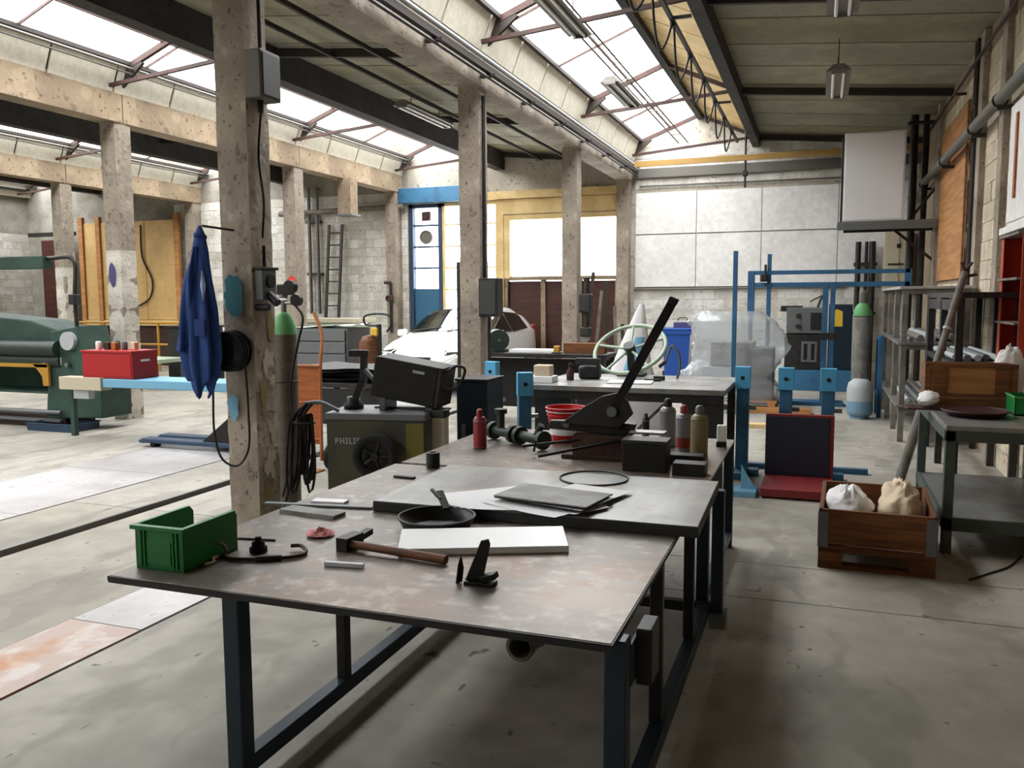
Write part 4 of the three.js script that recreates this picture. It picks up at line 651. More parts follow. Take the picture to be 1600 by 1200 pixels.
{ // plastic wrapped pallet
  const o = thing('wrapped_pallet', 'pallet load loosely wrapped in clear crinkled plastic film', 'pallet load', [-1.25, 0, -13.1]);
  const load = [[-1.62, -1.05, 0.16, 0.62], [-1.0, -0.62, 0.16, 0.9], [-1.5, -0.9, 0.64, 0.98]];
  load.forEach(([a, b, c, d], i) => W(o, 'carton', bb(a, b, c, d, -13.2, -12.6, 0.01), [M.gaslight, M.galv, M.gasgrey][i]));
  W(o, 'pallet', [...[0, 1, 2].map((i) => bb(-1.75, -0.55, 0.12, 0.15, -13.3 + i * 0.3, -13.1 + i * 0.3, 0.003)), ...[-1.7, -1.15, -0.62].map((x) => bb(x - 0.05, x + 0.05, 0, 0.12, -13.3, -12.5, 0.003))], M.ply);
  W(o, 'film', surf((u, v) => { const a = u * 6.2832, n = (fbm(u, v, 9, 7, 4, 61) - 0.5) + 0.5 * Math.abs(fbm(u, v, 16, 5, 3, 66) - 0.5), q = 0.72 + 0.12 * n, c = Math.cos(a), s = Math.sin(a), k = 1 / Math.pow(Math.pow(Math.abs(c), 4) + Math.pow(Math.abs(s), 4), 0.25); const y = 0.12 + 1.3 * v; const tap = v > 0.9 ? 1 - (v - 0.9) * 3 : 1; return V(-1.2 + k * c * q * (0.86 + 0.3 * n) * tap - 0.08 * Math.sin(v * 7), y + 0.05 * n, -12.88 + k * s * 0.44 * tap + 0.08 * n); }, 84, 40, true), M.film, 'clear crinkled film');
}
{ // blue wheelie bin
  const o = thing('wheelie_bin', 'dark blue plastic wheeled bin against the white end wall', 'bin', [-2.62, 0, -16.5], undefined, 0.2);
  L(o, 'body', (() => { const g = clean(new THREE.BoxGeometry(0.52, 0.95, 0.5, 1, 1, 1)), p = g.attributes.position; for (let i = 0; i < p.count; i++) if (p.getY(i) < 0) { p.setX(i, p.getX(i) * 0.8); p.setZ(i, p.getZ(i) * 0.8); } g.computeVertexNormals(); return g.translate(0, 0.53, 0); })(), M.binblue); L(o, 'lid', rbox(0, 1.03, 0, 0.56, 0.05, 0.56, 0.02), M.binblue); L(o, 'rim', rbox(0, 0.97, 0, 0.56, 0.08, 0.54, 0.015), M.binblue); for (const x of [-0.22, 0.22]) L(o, 'wheel', cyl(x, 0.1, -0.22, 0.1, 0.05, 20, 0.1, 0, 0, Math.PI / 2), M.rubber); L(o, 'handle', rod(V(-0.22, 1.0, -0.32), V(0.22, 1.0, -0.32), 0.018), M.binblue);
  const q = thing('toolbox', 'small dark toolbox with a pale lid on the blue wheeled bin', 'toolbox', [-2.5, 1.055, -16.5]); L(q, 'body', rbox(0, 0.05, 0, 0.32, 0.1, 0.2, 0.01), M.purple); L(q, 'lid', rbox(0, 0.115, 0, 0.3, 0.03, 0.18, 0.01), M.gaslight); L(q, 'handle', tube([V(-0.09, 0.13, 0), V(-0.08, 0.18, 0), V(0.08, 0.18, 0), V(0.09, 0.13, 0)], 0.01, 14), M.black);
}
{ // red based scale platform
  const o = thing('platform_scale', 'red steel base with an upright dark blue panel edged in red', 'machine', [-0.12, 0, -7.35]);
  W(o, 'base', bb(-0.42, 0.14, 0.015, 0.085, -7.62, -7.02, 0.008), M.redm); W(o, 'upright', bb(-0.42, 0.14, 0.085, 0.62, -7.66, -7.6, 0.006), M.redm); W(o, 'face_panel', bb(-0.418, 0.105, 0.088, 0.6, -7.6, -7.592, 0.003), M.navyface, 'dark navy face'); for (const x of [-0.38, 0.1]) for (const z of [-7.58, -7.06]) W(o, 'foot', cyl(x, 0.008, z, 0.025, 0.016), M.rubber);
}
{ // roller stands
  const proto = (x, z, label) => { const o = thing('roller_stand', label, 'stand', [x, 0, z], undefined); L(o, 'post', bb(-0.055, 0.055, 0.06, 0.82, -0.055, 0.055, 0.006), M.blue); const hd = L(o, 'head', bb(-0.068, 0.068, 0.8, 1.0, 0.0, 0.075, 0.006), M.skyblue, 'light blue head plate'); S(hd, 'hole', cyl(0, 0.9, 0.077, 0.018, 0.008, 16, 0.018, Math.PI / 2), M.slot); L(o, 'foot', [bb(-0.15, 0.15, 0, 0.06, -0.06, 0.06, 0.006), bb(-0.05, 0.05, 0, 0.06, -0.28, 0.28, 0.006)], M.blue); L(o, 'knob', rod(V(0.05, 0.62, 0), V(0.12, 0.62, 0), 0.02), M.steel); return o; };
  const at = (px, py) => { const p = ZP(px, py, -7.95); return [p.x, 0, p.z]; };
  const s0 = proto(ZP(1161, 620, -7.95).x, -7.95, 'blue roller stand nearest the dark bench end panel');
  dup(s0, at(1228, 620), 'blue roller stand in the middle behind the red based panel'); dup(s0, at(1294, 620), 'blue roller stand behind the right side of the red based panel');
  dup(s0, [ZP(773, 620, -7.9).x, 0, -7.9], 'blue roller stand beside the pillar with the switch box', -0.25); dup(s0, [ZP(819, 620, -6.8).x, 0, -6.8], 'blue roller stand at the left end of the wooden topped bench', 0.5); dup(s0, [ZP(984, 650, -9.7).x, 0, -9.7], 'blue roller stand seen below the wooden topped bench');
  single('floor_bar', 'long blue steel bar on the floor behind the roller stands', 'bar', bb(-0.68, 0.45, 0, 0.05, -8.32, -8.26, 0.005), M.blue);
  const b = thing('base_foot', 'light blue steel foot with gusset on the floor before the roller stand', 'frame', [-0.55, 0, -7.1]);
  W(b, 'rail', bb(-0.66, -0.45, 0, 0.05, -7.25, -7.0, 0.005), M.lightblue); W(b, 'gusset', ext([[0, 0], [0.12, 0], [0, 0.2]], 0.02, 0, -0.58, 0.05, -7.12), M.lightblue);
}

// ================= middle of the hall =================
{ // long wooden topped bench
  const o = thing('long_bench', 'long bench with a worn grey wooden top and dark end panels', 'bench', [-1.5, 0, -8.0]);
  const y = 0.86, x0 = -2.42, x1 = -0.72, z0 = -8.35, z1 = -7.1;
  for (let i = 0; i < 4; i++) W(o, 'plank', bb(x0, x1, y - 0.045, y, z0 + i * 0.3125, z0 + i * 0.3125 + 0.306, 0.004), [M.cardgrey, M.plate][i % 2], 'worn grey top plank');
  W(o, 'apron', bb(x0 + 0.03, x1 - 0.03, y - 0.12, y - 0.045, z1 - 0.06, z1 - 0.03, 0.003), M.iron);
  W(o, 'end_panel', bb(x1 - 0.36, x1 - 0.02, 0.02, y - 0.05, z1 - 0.1, z1 - 0.05, 0.004), M.black, 'black end panel'); W(o, 'end_panel', bb(x0 + 0.03, x0 + 0.36, 0.02, y - 0.05, z1 - 0.1, z1 - 0.05, 0.004), M.black);
  for (const x of [x0 + 0.06, x1 - 0.06]) for (const z of [z0 + 0.06, z1 - 0.14]) W(o, 'leg', bb(x - 0.035, x + 0.035, 0, y - 0.045, z - 0.035, z + 0.035, 0.005), M.iron);
  W(o, 'brace', bar(V(-1.9, 0.1, z0 + 0.08), V(-1.2, 0.8, z0 + 0.08), 0.03), M.galv);
}
{
  const y = 0.86, at = (px, py) => FL(px, py, y);
  let p = at(848, 597); single('paper_stack', 'low white stack of paper under the cream carton', 'paper', put(clean(new RoundedBoxGeometry(0.24, 0.06, 0.18, 1, 0.006)), p.x, y + 0.03, p.z), M.paper);
  single('carton', 'small cream carton on the white paper stack', 'carton', put(clean(new RoundedBoxGeometry(0.16, 0.1, 0.12, 2, 0.012)), p.x + 0.01, y + 0.11, p.z), M.beige);
  p = at(891, 594); { const o = thing('bottle', 'small dark brown bottle on the wooden topped bench', 'bottle', [p.x, y, p.z]); L(o, 'body', lathe([[0, 0], [0.035, 0], [0.035, 0.09], [0.015, 0.11], [0.015, 0.13], [0, 0.13]]), M.rafter); L(o, 'cap', cyl(0, 0.14, 0, 0.018, 0.03), M.black); }
  p = at(925, 592); { const o = thing('angle_vise', 'squat black vise on the wooden topped bench', 'vise', [p.x - 0.02, y, p.z]); L(o, 'body', rbox(0, 0.07, 0, 0.2, 0.14, 0.14, 0.03), M.black); L(o, 'jaw', [rbox(-0.02, 0.17, 0.02, 0.22, 0.06, 0.06, 0.008), rbox(-0.02, 0.16, -0.05, 0.22, 0.05, 0.05, 0.008)], M.iron); L(o, 'screw', rod(V(0.0, 0.12, 0.05), V(-0.05, 0.12, 0.2), 0.012), M.galv); }
  single('paper_sheet', 'white paper spread on the wooden topped bench under the hand wheel', 'paper', put(clean(new RoundedBoxGeometry(0.4, 0.012, 0.26, 1, 0.003)), at(985, 598).x, y + 0.006, at(985, 598).z, 0, 0.1), M.paper);
  { // spoked hand wheel on its stand
    const c = ZP(980, 560, -8.0), o = thing('handwheel', 'large pale green spoked hand wheel tilted on the bench', 'wheel', [c.x, y, -8.0]);
    const cy = 0.3, R = 0.35, tilt = -0.9, ro = (g) => put(g, 0, cy - 0.03, 0, tilt, -0.15);
    L(o, 'rim', ro(torus(0, 0, 0, R, 0.02, 0, 0, 0, 60)), M.palegreen);
    for (let k = 0; k < 5; k++) { const a = k * 1.2566 + 0.5; L(o, 'spoke', ro(rod(V(0, 0, 0), V(Math.cos(a) * R, Math.sin(a) * R, 0), 0.013)), M.palegreen); }
    L(o, 'hub', ro(cyl(0, 0, 0, 0.055, 0.1, 20, 0.055, Math.PI / 2)), M.darkgreen); L(o, 'stand', [bar(V(0, 0, -0.1), V(0, cy - 0.03, -0.02), 0.06), rbox(0, 0.012, -0.1, 0.26, 0.024, 0.22, 0.006)], M.iron);
    o.position.set(c.x, y + 0.002, -8.12); o.children.forEach(() => 0);
  }
  { const q = ZP(985, 590, -8.3); const o = thing('tarp_roll', 'tall white and blue folded tarpaulin standing behind the hand wheel', 'tarpaulin', [-1.88, 0, -8.8]);
    const a = ZP(1003, 478, -8.8).sub(o.position);
    L(o, 'sheet', surf((u, v) => { const t = u * 6.2832, n = 0.75 + 0.5 * fbm(u, v * 0.6, 6, 5, 3, 71), r = (0.34 - 0.32 * Math.pow(v, 1.5)) * n; return V(a.x * v * v + r * Math.cos(t) * 1.1, 0.02 + v * a.y, r * 0.6 * Math.sin(t)); }, 40, 30, true), M.whitecloth); L(o, 'blue_fold', surf((u, v) => { const t = u * 6.2832, r = (0.1 - 0.05 * v) * (0.75 + 0.5 * fbm(u, v, 5, 5, 3, 75)); return V(0.06 + a.x * v * v * 0.5 + r * Math.cos(t), 0.8 + v * 0.42, 0.13 - 0.05 * v + r * 0.4 * Math.sin(t)); }, 24, 14, true), M.lightblue, 'light blue fold'); }
  { const o = thing('hose', 'thin grey hose looping down beside the blue bin', 'hose', [-0.9, 0.86, -7.9]); const P = [[1040, 565], [1050, 540], [1060, 552], [1062, 575], [1058, 590]].map(([x, yy]) => ZP(x, yy, -7.9)); P[4].y = 0.875; W(o, 'hose', tube(P, 0.012, 24), M.pipegrey); W(o, 'nozzle', rod(P[0], P[0].clone().add(V(-0.06, -0.05, 0)), 0.018), M.iron); P[0]; }
  single('steel_block', 'small dark steel block right of the hand wheel', 'block', rbox(at(1030, 594).x, y + 0.02, at(1030, 594).z, 0.1, 0.04, 0.06, 0.005), M.iron); single('metal_rod', 'short dark rod lying before the hand wheel', 'rod', [rod(V(at(1015, 596).x - 0.05, y + 0.012, at(1015, 596).z), V(at(1015, 596).x + 0.1, y + 0.012, at(1015, 596).z - 0.03), 0.012)], M.iron);
}
{ // low bench with grinder behind, left of pillar C
  const o = thing('machine_bench', 'dark low bench covered with machine parts before the brown door', 'bench', [-3.6, 0, -10.6]);
  const x0 = -4.5, x1 = -2.5, z0 = -10.9, z1 = -10.3, y = 0.92;
  W(o, 'tabletop', bb(x0, x1, y - 0.05, y, z0, z1, 0.005), M.iron); for (const x of [x0 + 0.05, x1 - 0.05]) for (const z of [z0 + 0.05, z1 - 0.05]) W(o, 'leg', bb(x - 0.03, x + 0.03, 0, y - 0.05, z - 0.03, z + 0.03, 0.004), M.iron); W(o, 'back_panel', bb(x0 + 0.05, x1 - 0.05, 0.15, y - 0.1, z0 + 0.02, z0 + 0.05, 0.004), M.black);
  const g = thing('bench_grinder', 'dark green grinder motor on the dark low bench', 'grinder', [-4.05, y, -10.55]); L(g, 'motor', cyl(0, 0.16, 0, 0.14, 0.3, 24, 0.14, Math.PI / 2, 0.5), M.darkgreen); L(g, 'foot', rbox(0, 0.02, 0, 0.24, 0.04, 0.22, 0.008), M.darkgreen); L(g, 'shaft', put(rod(V(0, 0, -0.2), V(0, 0, 0.2), 0.02), 0, 0.16, 0, 0, 0.5), M.steel);
  single('white_board', 'white board lying across the dark low bench', 'board', put(clean(new RoundedBoxGeometry(0.6, 0.04, 0.3, 2, 0.006)), -3.55, y + 0.12, -10.6, 0, 0.05).translate(0, -0.1, 0), M.paper);
  single('wooden_beam', 'brown wooden beam lying on the dark low bench', 'beam offcut', put(clean(new RoundedBoxGeometry(0.55, 0.13, 0.16, 2, 0.006)), -2.85, y + 0.065, -10.6), M.wood);
  const yb = thing('yellow_tool', 'small yellow hand tool on the dark low bench', 'tool', [-3.18, y, -10.42]); L(yb, 'body', rbox(0, 0.05, 0, 0.08, 0.1, 0.07, 0.015), M.yellowp); L(yb, 'base', rbox(0, 0.008, 0, 0.12, 0.016, 0.1, 0.004), M.black);
}
{ // welding rods and posts leaning at pillar C
  const c = V(-3.3, 0, -13.6);
  [[0.0, 0.1, 2.05, 'rafter'], [0.16, 0.26, 1.75, 'rackm'], [0.5, 0.34, 1.9, 'purlin'], [0.64, 0.5, 1.5, 'rackm'], [0.8, 0.64, 1.2, 'purlin']].forEach(([a, b, h, m], i) => single('leaning_bar', 'rusty steel bar leaning in the bundle beside the pillar before the brown door', 'bar', bar(V(-3.62 + a * 0.9, 0, -13.3), V(-3.62 + b * 0.9, h, -13.62), 0.05, 0.05), M[m], 'steel bars leaning beside the pillar'));
  const o = thing('machine_column', 'dark drill column with gears beside the pillar before the brown door', 'machine', [-3.5, 0, -13.05]); W(o, 'column', rod(V(-3.48, 0.03, -13.0), V(-3.48, 1.95, -13.0), 0.05, 14), M.iron); W(o, 'head', [rbox(-3.48, 1.55, -12.98, 0.2, 0.3, 0.2, 0.03), rbox(-3.48, 1.1, -12.98, 0.16, 0.14, 0.18, 0.02)], M.iron); W(o, 'base', bb(-3.62, -3.34, 0, 0.04, -13.15, -12.8, 0.005), M.iron); for (const y of [0.6, 0.8, 1.0]) W(o, 'gear', cyl(-3.48, y, -12.95, 0.075, 0.04, 20, 0.075, 1.4), M.rackm);
}

// ---- white car, nose towards the hall ----
{
  const o = thing('car', 'white hatchback car parked nose first in front of the blue door', 'car', [-6.42, 0, -14.95]);
  const st = [[2.05, 0.3, 0.55, 0.6, 0.55], [2.0, 0.24, 0.64, 0.68, 0.72], [1.85, 0.22, 0.7, 0.8, 0.82], [1.5, 0.22, 0.78, 0.9, 0.86], [0.95, 0.22, 0.88, 1.0, 0.87], [0.82, 0.22, 0.9, 1.03, 0.87], [0.1, 0.22, 0.93, 1.41, 0.87], [-0.5, 0.22, 0.95, 1.49, 0.87], [-1.2, 0.22, 0.98, 1.45, 0.87], [-1.6, 0.24, 1.0, 1.3, 0.86], [-1.9, 0.26, 0.98, 1.04, 0.82], [-2.03, 0.32, 0.8, 0.86, 0.76], [-2.06, 0.4, 0.66, 0.7, 0.68]];
  const secs = 26, stn = (t) => { const f = t * (st.length - 1), i = Math.min(st.length - 2, Math.floor(f)), u = f - i; return st[i].map((v, k) => v + (st[i + 1][k] - v) * u); };
  const ring = (s, u) => { const [z, y0, ys, yt, w] = s, cab = Math.max(0, Math.min(1, (yt - ys - 0.1) / 0.35)), wt = w * (0.86 - 0.22 * cab); const K = [[0, y0], [w * 0.8, y0], [w * 0.98, y0 + 0.1], [w, (y0 + ys) / 2 + 0.05], [w * 0.97, ys], [w * 0.94, ys + (yt - ys) * 0.12], [wt + 0.02, yt - (yt - ys) * 0.16], [wt * 0.88, yt - 0.012], [wt * 0.4, yt + 0.012], [0, yt + 0.016]]; const side = u < 0.5 ? 1 : -1, q = (u < 0.5 ? u * 2 : 2 - u * 2) * (K.length - 1), i = Math.min(K.length - 2, Math.floor(q)), f = q - i; return V(side * (K[i][0] + (K[i + 1][0] - K[i][0]) * f), K[i][1] + (K[i + 1][1] - K[i][1]) * f, z); };
  L(o, 'body', [surf((u, v) => ring(stn(v), u), 54, 36, true), surf((u, v) => { const p = ring(st[0], u); return V(p.x * v, 0.43 + (p.y - 0.43) * v, 2.05 + 0.02 * (1 - v)); }, 36, 3, true), surf((u, v) => { const p = ring(st[12], u); return V(p.x * (1 - v), 0.55 + (p.y - 0.55) * (1 - v), -2.06); }, 36, 2, true)], M.carpaint);
  const quad = (a, b, c, d, m, off) => { const g = surf((u, v) => { const p = a.clone().lerp(b, u), q = d.clone().lerp(c, u), r = p.lerp(q, v); return r.add(off(u, v)); }, 10, 6); return g; };
  const bul = (y, z) => (u) => V(0, y * (1 - (2 * u - 1) ** 2), z * (1 - (2 * u - 1) ** 2));
  L(o, 'windscreen', quad(V(-0.74, 1.02, 0.86), V(0.74, 1.02, 0.86), V(0.54, 1.41, 0.16), V(-0.54, 1.41, 0.16), 0, bul(0.03, 0.05)), M.carglass); L(o, 'rear_window', quad(V(0.66, 1.08, -1.9), V(-0.66, 1.08, -1.9), V(-0.5, 1.42, -1.36), V(0.5, 1.42, -1.36), 0, bul(0.02, -0.03)), M.carglass);
  for (const s of [-1, 1]) {
    const e = (y, z) => V(s * (0.852 - 0.27 * Math.max(0, (y - 0.98) / 0.45)), y, z), no = () => V(s * 0.014, 0, 0);
    L(o, 'side_window', quad(e(1.03, 0.66), e(1.0, -0.35), e(1.38, -0.35), e(1.34, 0.2), 0, no), M.carglass); L(o, 'side_window', quad(e(1.0, -0.42), e(1.04, -1.35), e(1.34, -1.2), e(1.38, -0.42), 0, no), M.carglass);
    const mr = L(o, 'mirror', rbox(s * 0.97, 1.0, 0.68, 0.2, 0.13, 0.1, 0.04), M.carpaint); S(mr, 'mirror_arm', rod(V(s * 0.84, 0.97, 0.68), V(s * 0.92, 0.98, 0.68), 0.025), M.black);
    L(o, 'headlamp', put(rbox(0, 0, 0, 0.32, 0.13, 0.22, 0.05), s * 0.6, 0.7, 1.86, 0.35, s * 0.35), M.chrome, 'clear headlamp'); L(o, 'tail_lamp', rbox(s * 0.74, 0.95, -1.92, 0.14, 0.3, 0.14, 0.04), M.canred, 'red tail lamp');
    L(o, 'door_handle', rbox(s * 0.885, 0.86, -0.2, 0.02, 0.03, 0.14, 0.008), M.carpaint);
    for (const z of [1.28, -1.3]) { const w = L(o, 'wheel', put(lathe([[0.2, -0.1], [0.29, -0.1], [0.31, -0.07], [0.31, 0.07], [0.29, 0.1], [0.2, 0.1]], 0, 0, 0, 30), s * 0.78, 0.31, z, 0, 0, Math.PI / 2), M.rubber); S(w, 'rim', put(cyl(0, 0, 0, 0.2, 0.16, 24), s * 0.78, 0.31, z, 0, 0, Math.PI / 2), M.galv); }
  }
  L(o, 'grille', [rbox(0, 0.42, 2.045, 1.0, 0.16, 0.06, 0.02), rbox(0, 0.62, 2.03, 0.5, 0.06, 0.06, 0.015)], M.black);
  for (const s of [-1, 1]) L(o, 'wiper', rod(V(s * 0.35 - 0.3, 1.05, 0.9), V(s * 0.35 + 0.25, 1.11, 0.8), 0.012), M.black);
}

// ---- welding set by the first pillar ----
{
  const o = thing('welding_machine', 'large olive and yellow welding machine cabinet with worn white lettering', 'welder', [-3.06, 0, -5.6], undefined, 0.2);
  const w = 0.74, h = 0.8, d = 0.5;
  L(o, 'body', bb(-w / 2, w / 2, 0.1, h - 0.05, -d / 2, d / 2, 0.01), M.olive); L(o, 'lid', bb(-w / 2 - 0.01, w / 2 + 0.01, h - 0.05, h, -d / 2 - 0.01, d / 2 + 0.01, 0.008), M.galv, 'grey lid'); L(o, 'chassis', bb(-w / 2 + 0.02, w / 2 - 0.02, 0.06, 0.1, -d / 2 + 0.02, d / 2 - 0.02, 0.005), M.blackm);
  for (const x of [-0.3, 0.3]) for (const z of [-0.2, 0.2]) L(o, 'castor', cyl(x, 0.05, z, 0.05, 0.03, 16, 0.05, 0, 0, Math.PI / 2), M.rubber);
  L(o, 'yellow_stripe', bb0(w / 2 - 0.14, w / 2 - 0.01, 0.12, h - 0.07, d / 2, d / 2 + 0.002), M.oliveyellow, 'dull yellow end stripe');
  const font = await new FontLoader().loadAsync('fonts/droid/droid_sans_bold.typeface.json');
  const tg = clean(new TextGeometry('PHILIP', { font, size: 0.045, depth: 0.003, curveSegments: 4 })); L(o, 'lettering', put(tg, -w / 2 + 0.06, 0.575, d / 2), M.gaslight, 'worn white lettering');
  // leaning rubber wheel
  const k = thing('spare_wheel', 'black spoked rubber wheel leaning on the olive welding machine', 'wheel', [-2.9, 0, -5.22], undefined, 0.2); k.position.copy(V(0.02, 0, d / 2 + 0.07).applyAxisAngle(V(0, 1, 0), 0.2).add(o.position));
  const wc = 0.5; L(k, 'tyre', put(torus(0, 0, 0, 0.135, 0.035), 0, wc, 0), M.rubber); L(k, 'hub', put(cyl(0, 0, 0, 0.03, 0.06, 16, 0.03, Math.PI / 2), 0, wc, 0), M.blackm); for (let i = 0; i < 5; i++) L(k, 'spoke', put(rod(V(0, 0, 0), V(Math.cos(i * 1.257) * 0.12, Math.sin(i * 1.257) * 0.12, 0), 0.012), 0, wc, 0), M.black); L(k, 'stand', [bb(-0.02, 0.02, 0, wc - 0.16, -0.02, 0.02, 0.004), bb(-0.1, 0.1, 0, 0.02, -0.04, 0.04, 0.003), bb(-0.03, 0.03, wc - 0.18, wc - 0.165, -0.03, 0.03, 0.003)], M.blackm);
  // tilted louvred unit on the lid
  const u = thing('power_unit', 'tilted dark louvred power unit with a carrying handle on the welding machine', 'welder', V(0.2, h, -0.05).applyAxisAngle(V(0, 1, 0), 0.2).add(o.position), undefined, 0.12);
  const T1 = (g) => put(g, 0, 0.22, 0, 0, 0, -0.17);
  L(u, 'case', T1(rbox(0, 0, 0, 0.5, 0.3, 0.34, 0.012)), M.blackm); for (let i = 0; i < 9; i++) L(u, 'louvre', T1(box(-0.06, -0.11 + i * 0.026, 0.172, 0.32, 0.006, 0.006)), M.black); L(u, 'plate', T1(rbox(0.1, 0.09, 0.174, 0.09, 0.02, 0.006, 0.002)), M.gaslight, 'pale name plate'); L(u, 'end_panel', T1(rbox(0.262, 0, 0, 0.03, 0.3, 0.34, 0.006)), M.iron); L(u, 'handle', T1(tube([V(0.27, -0.02, 0.1), V(0.38, 0.02, 0.1), V(0.42, 0.17, 0.1), V(0.36, 0.18, 0.1), V(0.27, 0.1, 0.1)], 0.011, 24)), M.blackm);
  L(u, 'foot', [bb(-0.22, -0.17, 0, 0.14, -0.12, 0.12, 0.005), bb(0.14, 0.2, 0, 0.06, -0.12, 0.12, 0.005), bb(-0.3, 0.3, 0, 0.015, -0.02, 0.02, 0.004)], M.galv);
  // black clamp stand
  const c = thing('drill_stand', 'black upright clamp stand with a round base on the welding machine', 'stand', V(-0.25, h, -0.02).applyAxisAngle(V(0, 1, 0), 0.2).add(o.position), undefined, 0.2);
  L(c, 'base', lathe([[0, 0], [0.075, 0], [0.075, 0.035], [0.05, 0.05], [0.05, 0.09], [0, 0.09]]), M.black); L(c, 'post', [bar(V(0.02, 0.08, 0), V(0.08, 0.22, 0), 0.05, 0.05), bar(V(0.08, 0.2, 0), V(0.09, 0.4, 0), 0.045, 0.05)], M.black); L(c, 'head', rbox(0.05, 0.42, 0, 0.15, 0.05, 0.06, 0.01), M.black); L(c, 'arm', bar(V(0.1, 0.3, 0.02), V(0.17, 0.22, 0.02), 0.03, 0.025), M.galv);
  // hanging cable bundle
  const cb = thing('cable_bundle', 'thick bundle of black welding cables hanging from the welding machine', 'cable', V(-0.53, 0, 0.2).applyAxisAngle(V(0, 1, 0), 0.2).add(o.position), undefined, 0.2);
  for (let i = 0; i < 11; i++) { const x = -0.13 + i * 0.016, z = rr(-0.05, 0.08), b = rr(0.22, 0.36); L(cb, 'cable', tube([V(0.04 + x * 0.3, 0.86, z), V(x * 0.6 - 0.02, 0.78, z + 0.02), V(x - 0.02, 0.55, z + rr(-0.01, 0.02)), V(x * 1.1 - 0.02, b, z), V(x * 1.1 + 0.0, b - 0.03, z + 0.01), V(x + 0.03, b + 0.1, z - 0.01), V(x * 0.7 + 0.03, 0.78, z)], 0.0095, 30, 6), M.cable); }
  L(cb, 'tie', [put(torus(0, 0, 0, 0.07, 0.012, Math.PI / 2), -0.02, 0.72, 0.02)], M.cable); L(cb, 'hook', [tube([V(-0.02, 0.86, 0.0), V(0.1, 0.87, 0), V(0.2, 0.83, 0), V(0.24, 0.81, 0)], 0.015, 16)], M.galv); L(cb, 'tail', tube([V(-0.12, 0.3, 0.05), V(-0.16, 0.15, 0.06), V(-0.2, 0.012, 0.08)], 0.0095, 12, 6), M.cable);
  const tr = thing('white_post', 'short white post with black cap right of the welding machine', 'post', V(0.45, 0, 0.1).applyAxisAngle(V(0, 1, 0), 0.2).add(o.position)); L(tr, 'post', bb(-0.05, 0.05, 0, 0.76, -0.04, 0.04, 0.006), M.creamsteel); L(tr, 'cap', rbox(0, 0.79, 0, 0.11, 0.06, 0.1, 0.01), M.black);
  const bl = thing('steel_locker', 'dark navy narrow cabinet behind the short white post', 'cabinet', [-2.55, 0, -6.25]); L(bl, 'body', bb(-0.13, 0.13, 0, 0.98, -0.18, 0.18, 0.008), M.navy); L(bl, 'top', bb(-0.14, 0.14, 0.98, 1.0, -0.19, 0.19, 0.004), M.iron); L(bl, 'handle', bb(-0.08, -0.05, 0.5, 0.64, 0.18, 0.2, 0.004), M.steel);
}
{ // gas cylinder right behind the first pillar
  const o = thing('gas_cylinder', 'slim rusty gas cylinder with a green shoulder behind the paint stained pillar', 'gas cylinder', [-3.86, 0, -5.5]);
  L(o, 'body', lathe([[0, 0], [0.085, 0], [0.09, 0.02], [0.09, 1.36], [0, 1.36]]), M.gasbrown); L(o, 'shoulder', lathe([[0.09, 1.36], [0.087, 1.42], [0.06, 1.5], [0.03, 1.53], [0, 1.53]]), M.capgreen, 'green shoulder'); L(o, 'valve', [cyl(0, 1.57, 0, 0.022, 0.1), rod(V(-0.03, 1.6, 0), V(0.1, 1.6, 0), 0.015), cyl(0, 1.65, 0, 0.035, 0.03)], M.steel); L(o, 'regulator', [cyl(0.13, 1.62, 0.02, 0.045, 0.04, 20, 0.045, Math.PI / 2), cyl(0.08, 1.72, 0.02, 0.05, 0.05, 20, 0.05, Math.PI / 2), rbox(0.02, 1.7, 0, 0.12, 0.08, 0.07, 0.01)], M.blackm, 'black regulator'); L(o, 'hose', tube([V(0.13, 1.58, 0.04), V(0.2, 1.5, 0.05), V(0.16, 1.3, 0.06), V(0.1, 1.0, 0.08), V(0.1, 0.5, 0.08), V(0.02, 0.12, 0.12)], 0.009, 40, 6), M.cable); L(o, 'strap', torus(0, 1.0, 0, 0.093, 0.006, Math.PI / 2), M.iron);
}
{ // orange hand truck
  const p = V(-4.6, 0, -6.85), o = thing('hand_truck', 'orange hand truck standing behind the gas cylinder', 'hand truck', p);
  L(o, 'panel', bb(-0.12, 0.16, 0.25, 1.0, -0.02, 0.0, 0.004), M.dullorange, 'orange back panel'); for (const x of [-0.14, 0.18]) L(o, 'rail', tube([V(x, 0.1, 0.02), V(x, 1.0, 0.0), V(x - 0.04, 1.3, -0.1), V(x - 0.16, 1.5, -0.16)], 0.017, 24), M.orange); for (const y of [0.3, 0.65, 1.0]) L(o, 'cross_bar', rod(V(-0.14, y, 0.01), V(0.18, y, 0.01), 0.014), M.orange); L(o, 'toe_plate', bb(-0.16, 0.2, 0, 0.012, 0, 0.25, 0.003), M.orange); for (const x of [-0.2, 0.24]) L(o, 'wheel', [put(torus(0, 0, 0, 0.1, 0.03), x, 0.13, -0.06, 0, Math.PI / 2), cyl(x, 0.13, -0.06, 0.04, 0.05, 14, 0.04, 0, 0, Math.PI / 2)], M.rubber); L(o, 'axle', rod(V(-0.2, 0.13, -0.06), V(0.24, 0.13, -0.06), 0.012), M.iron);
}
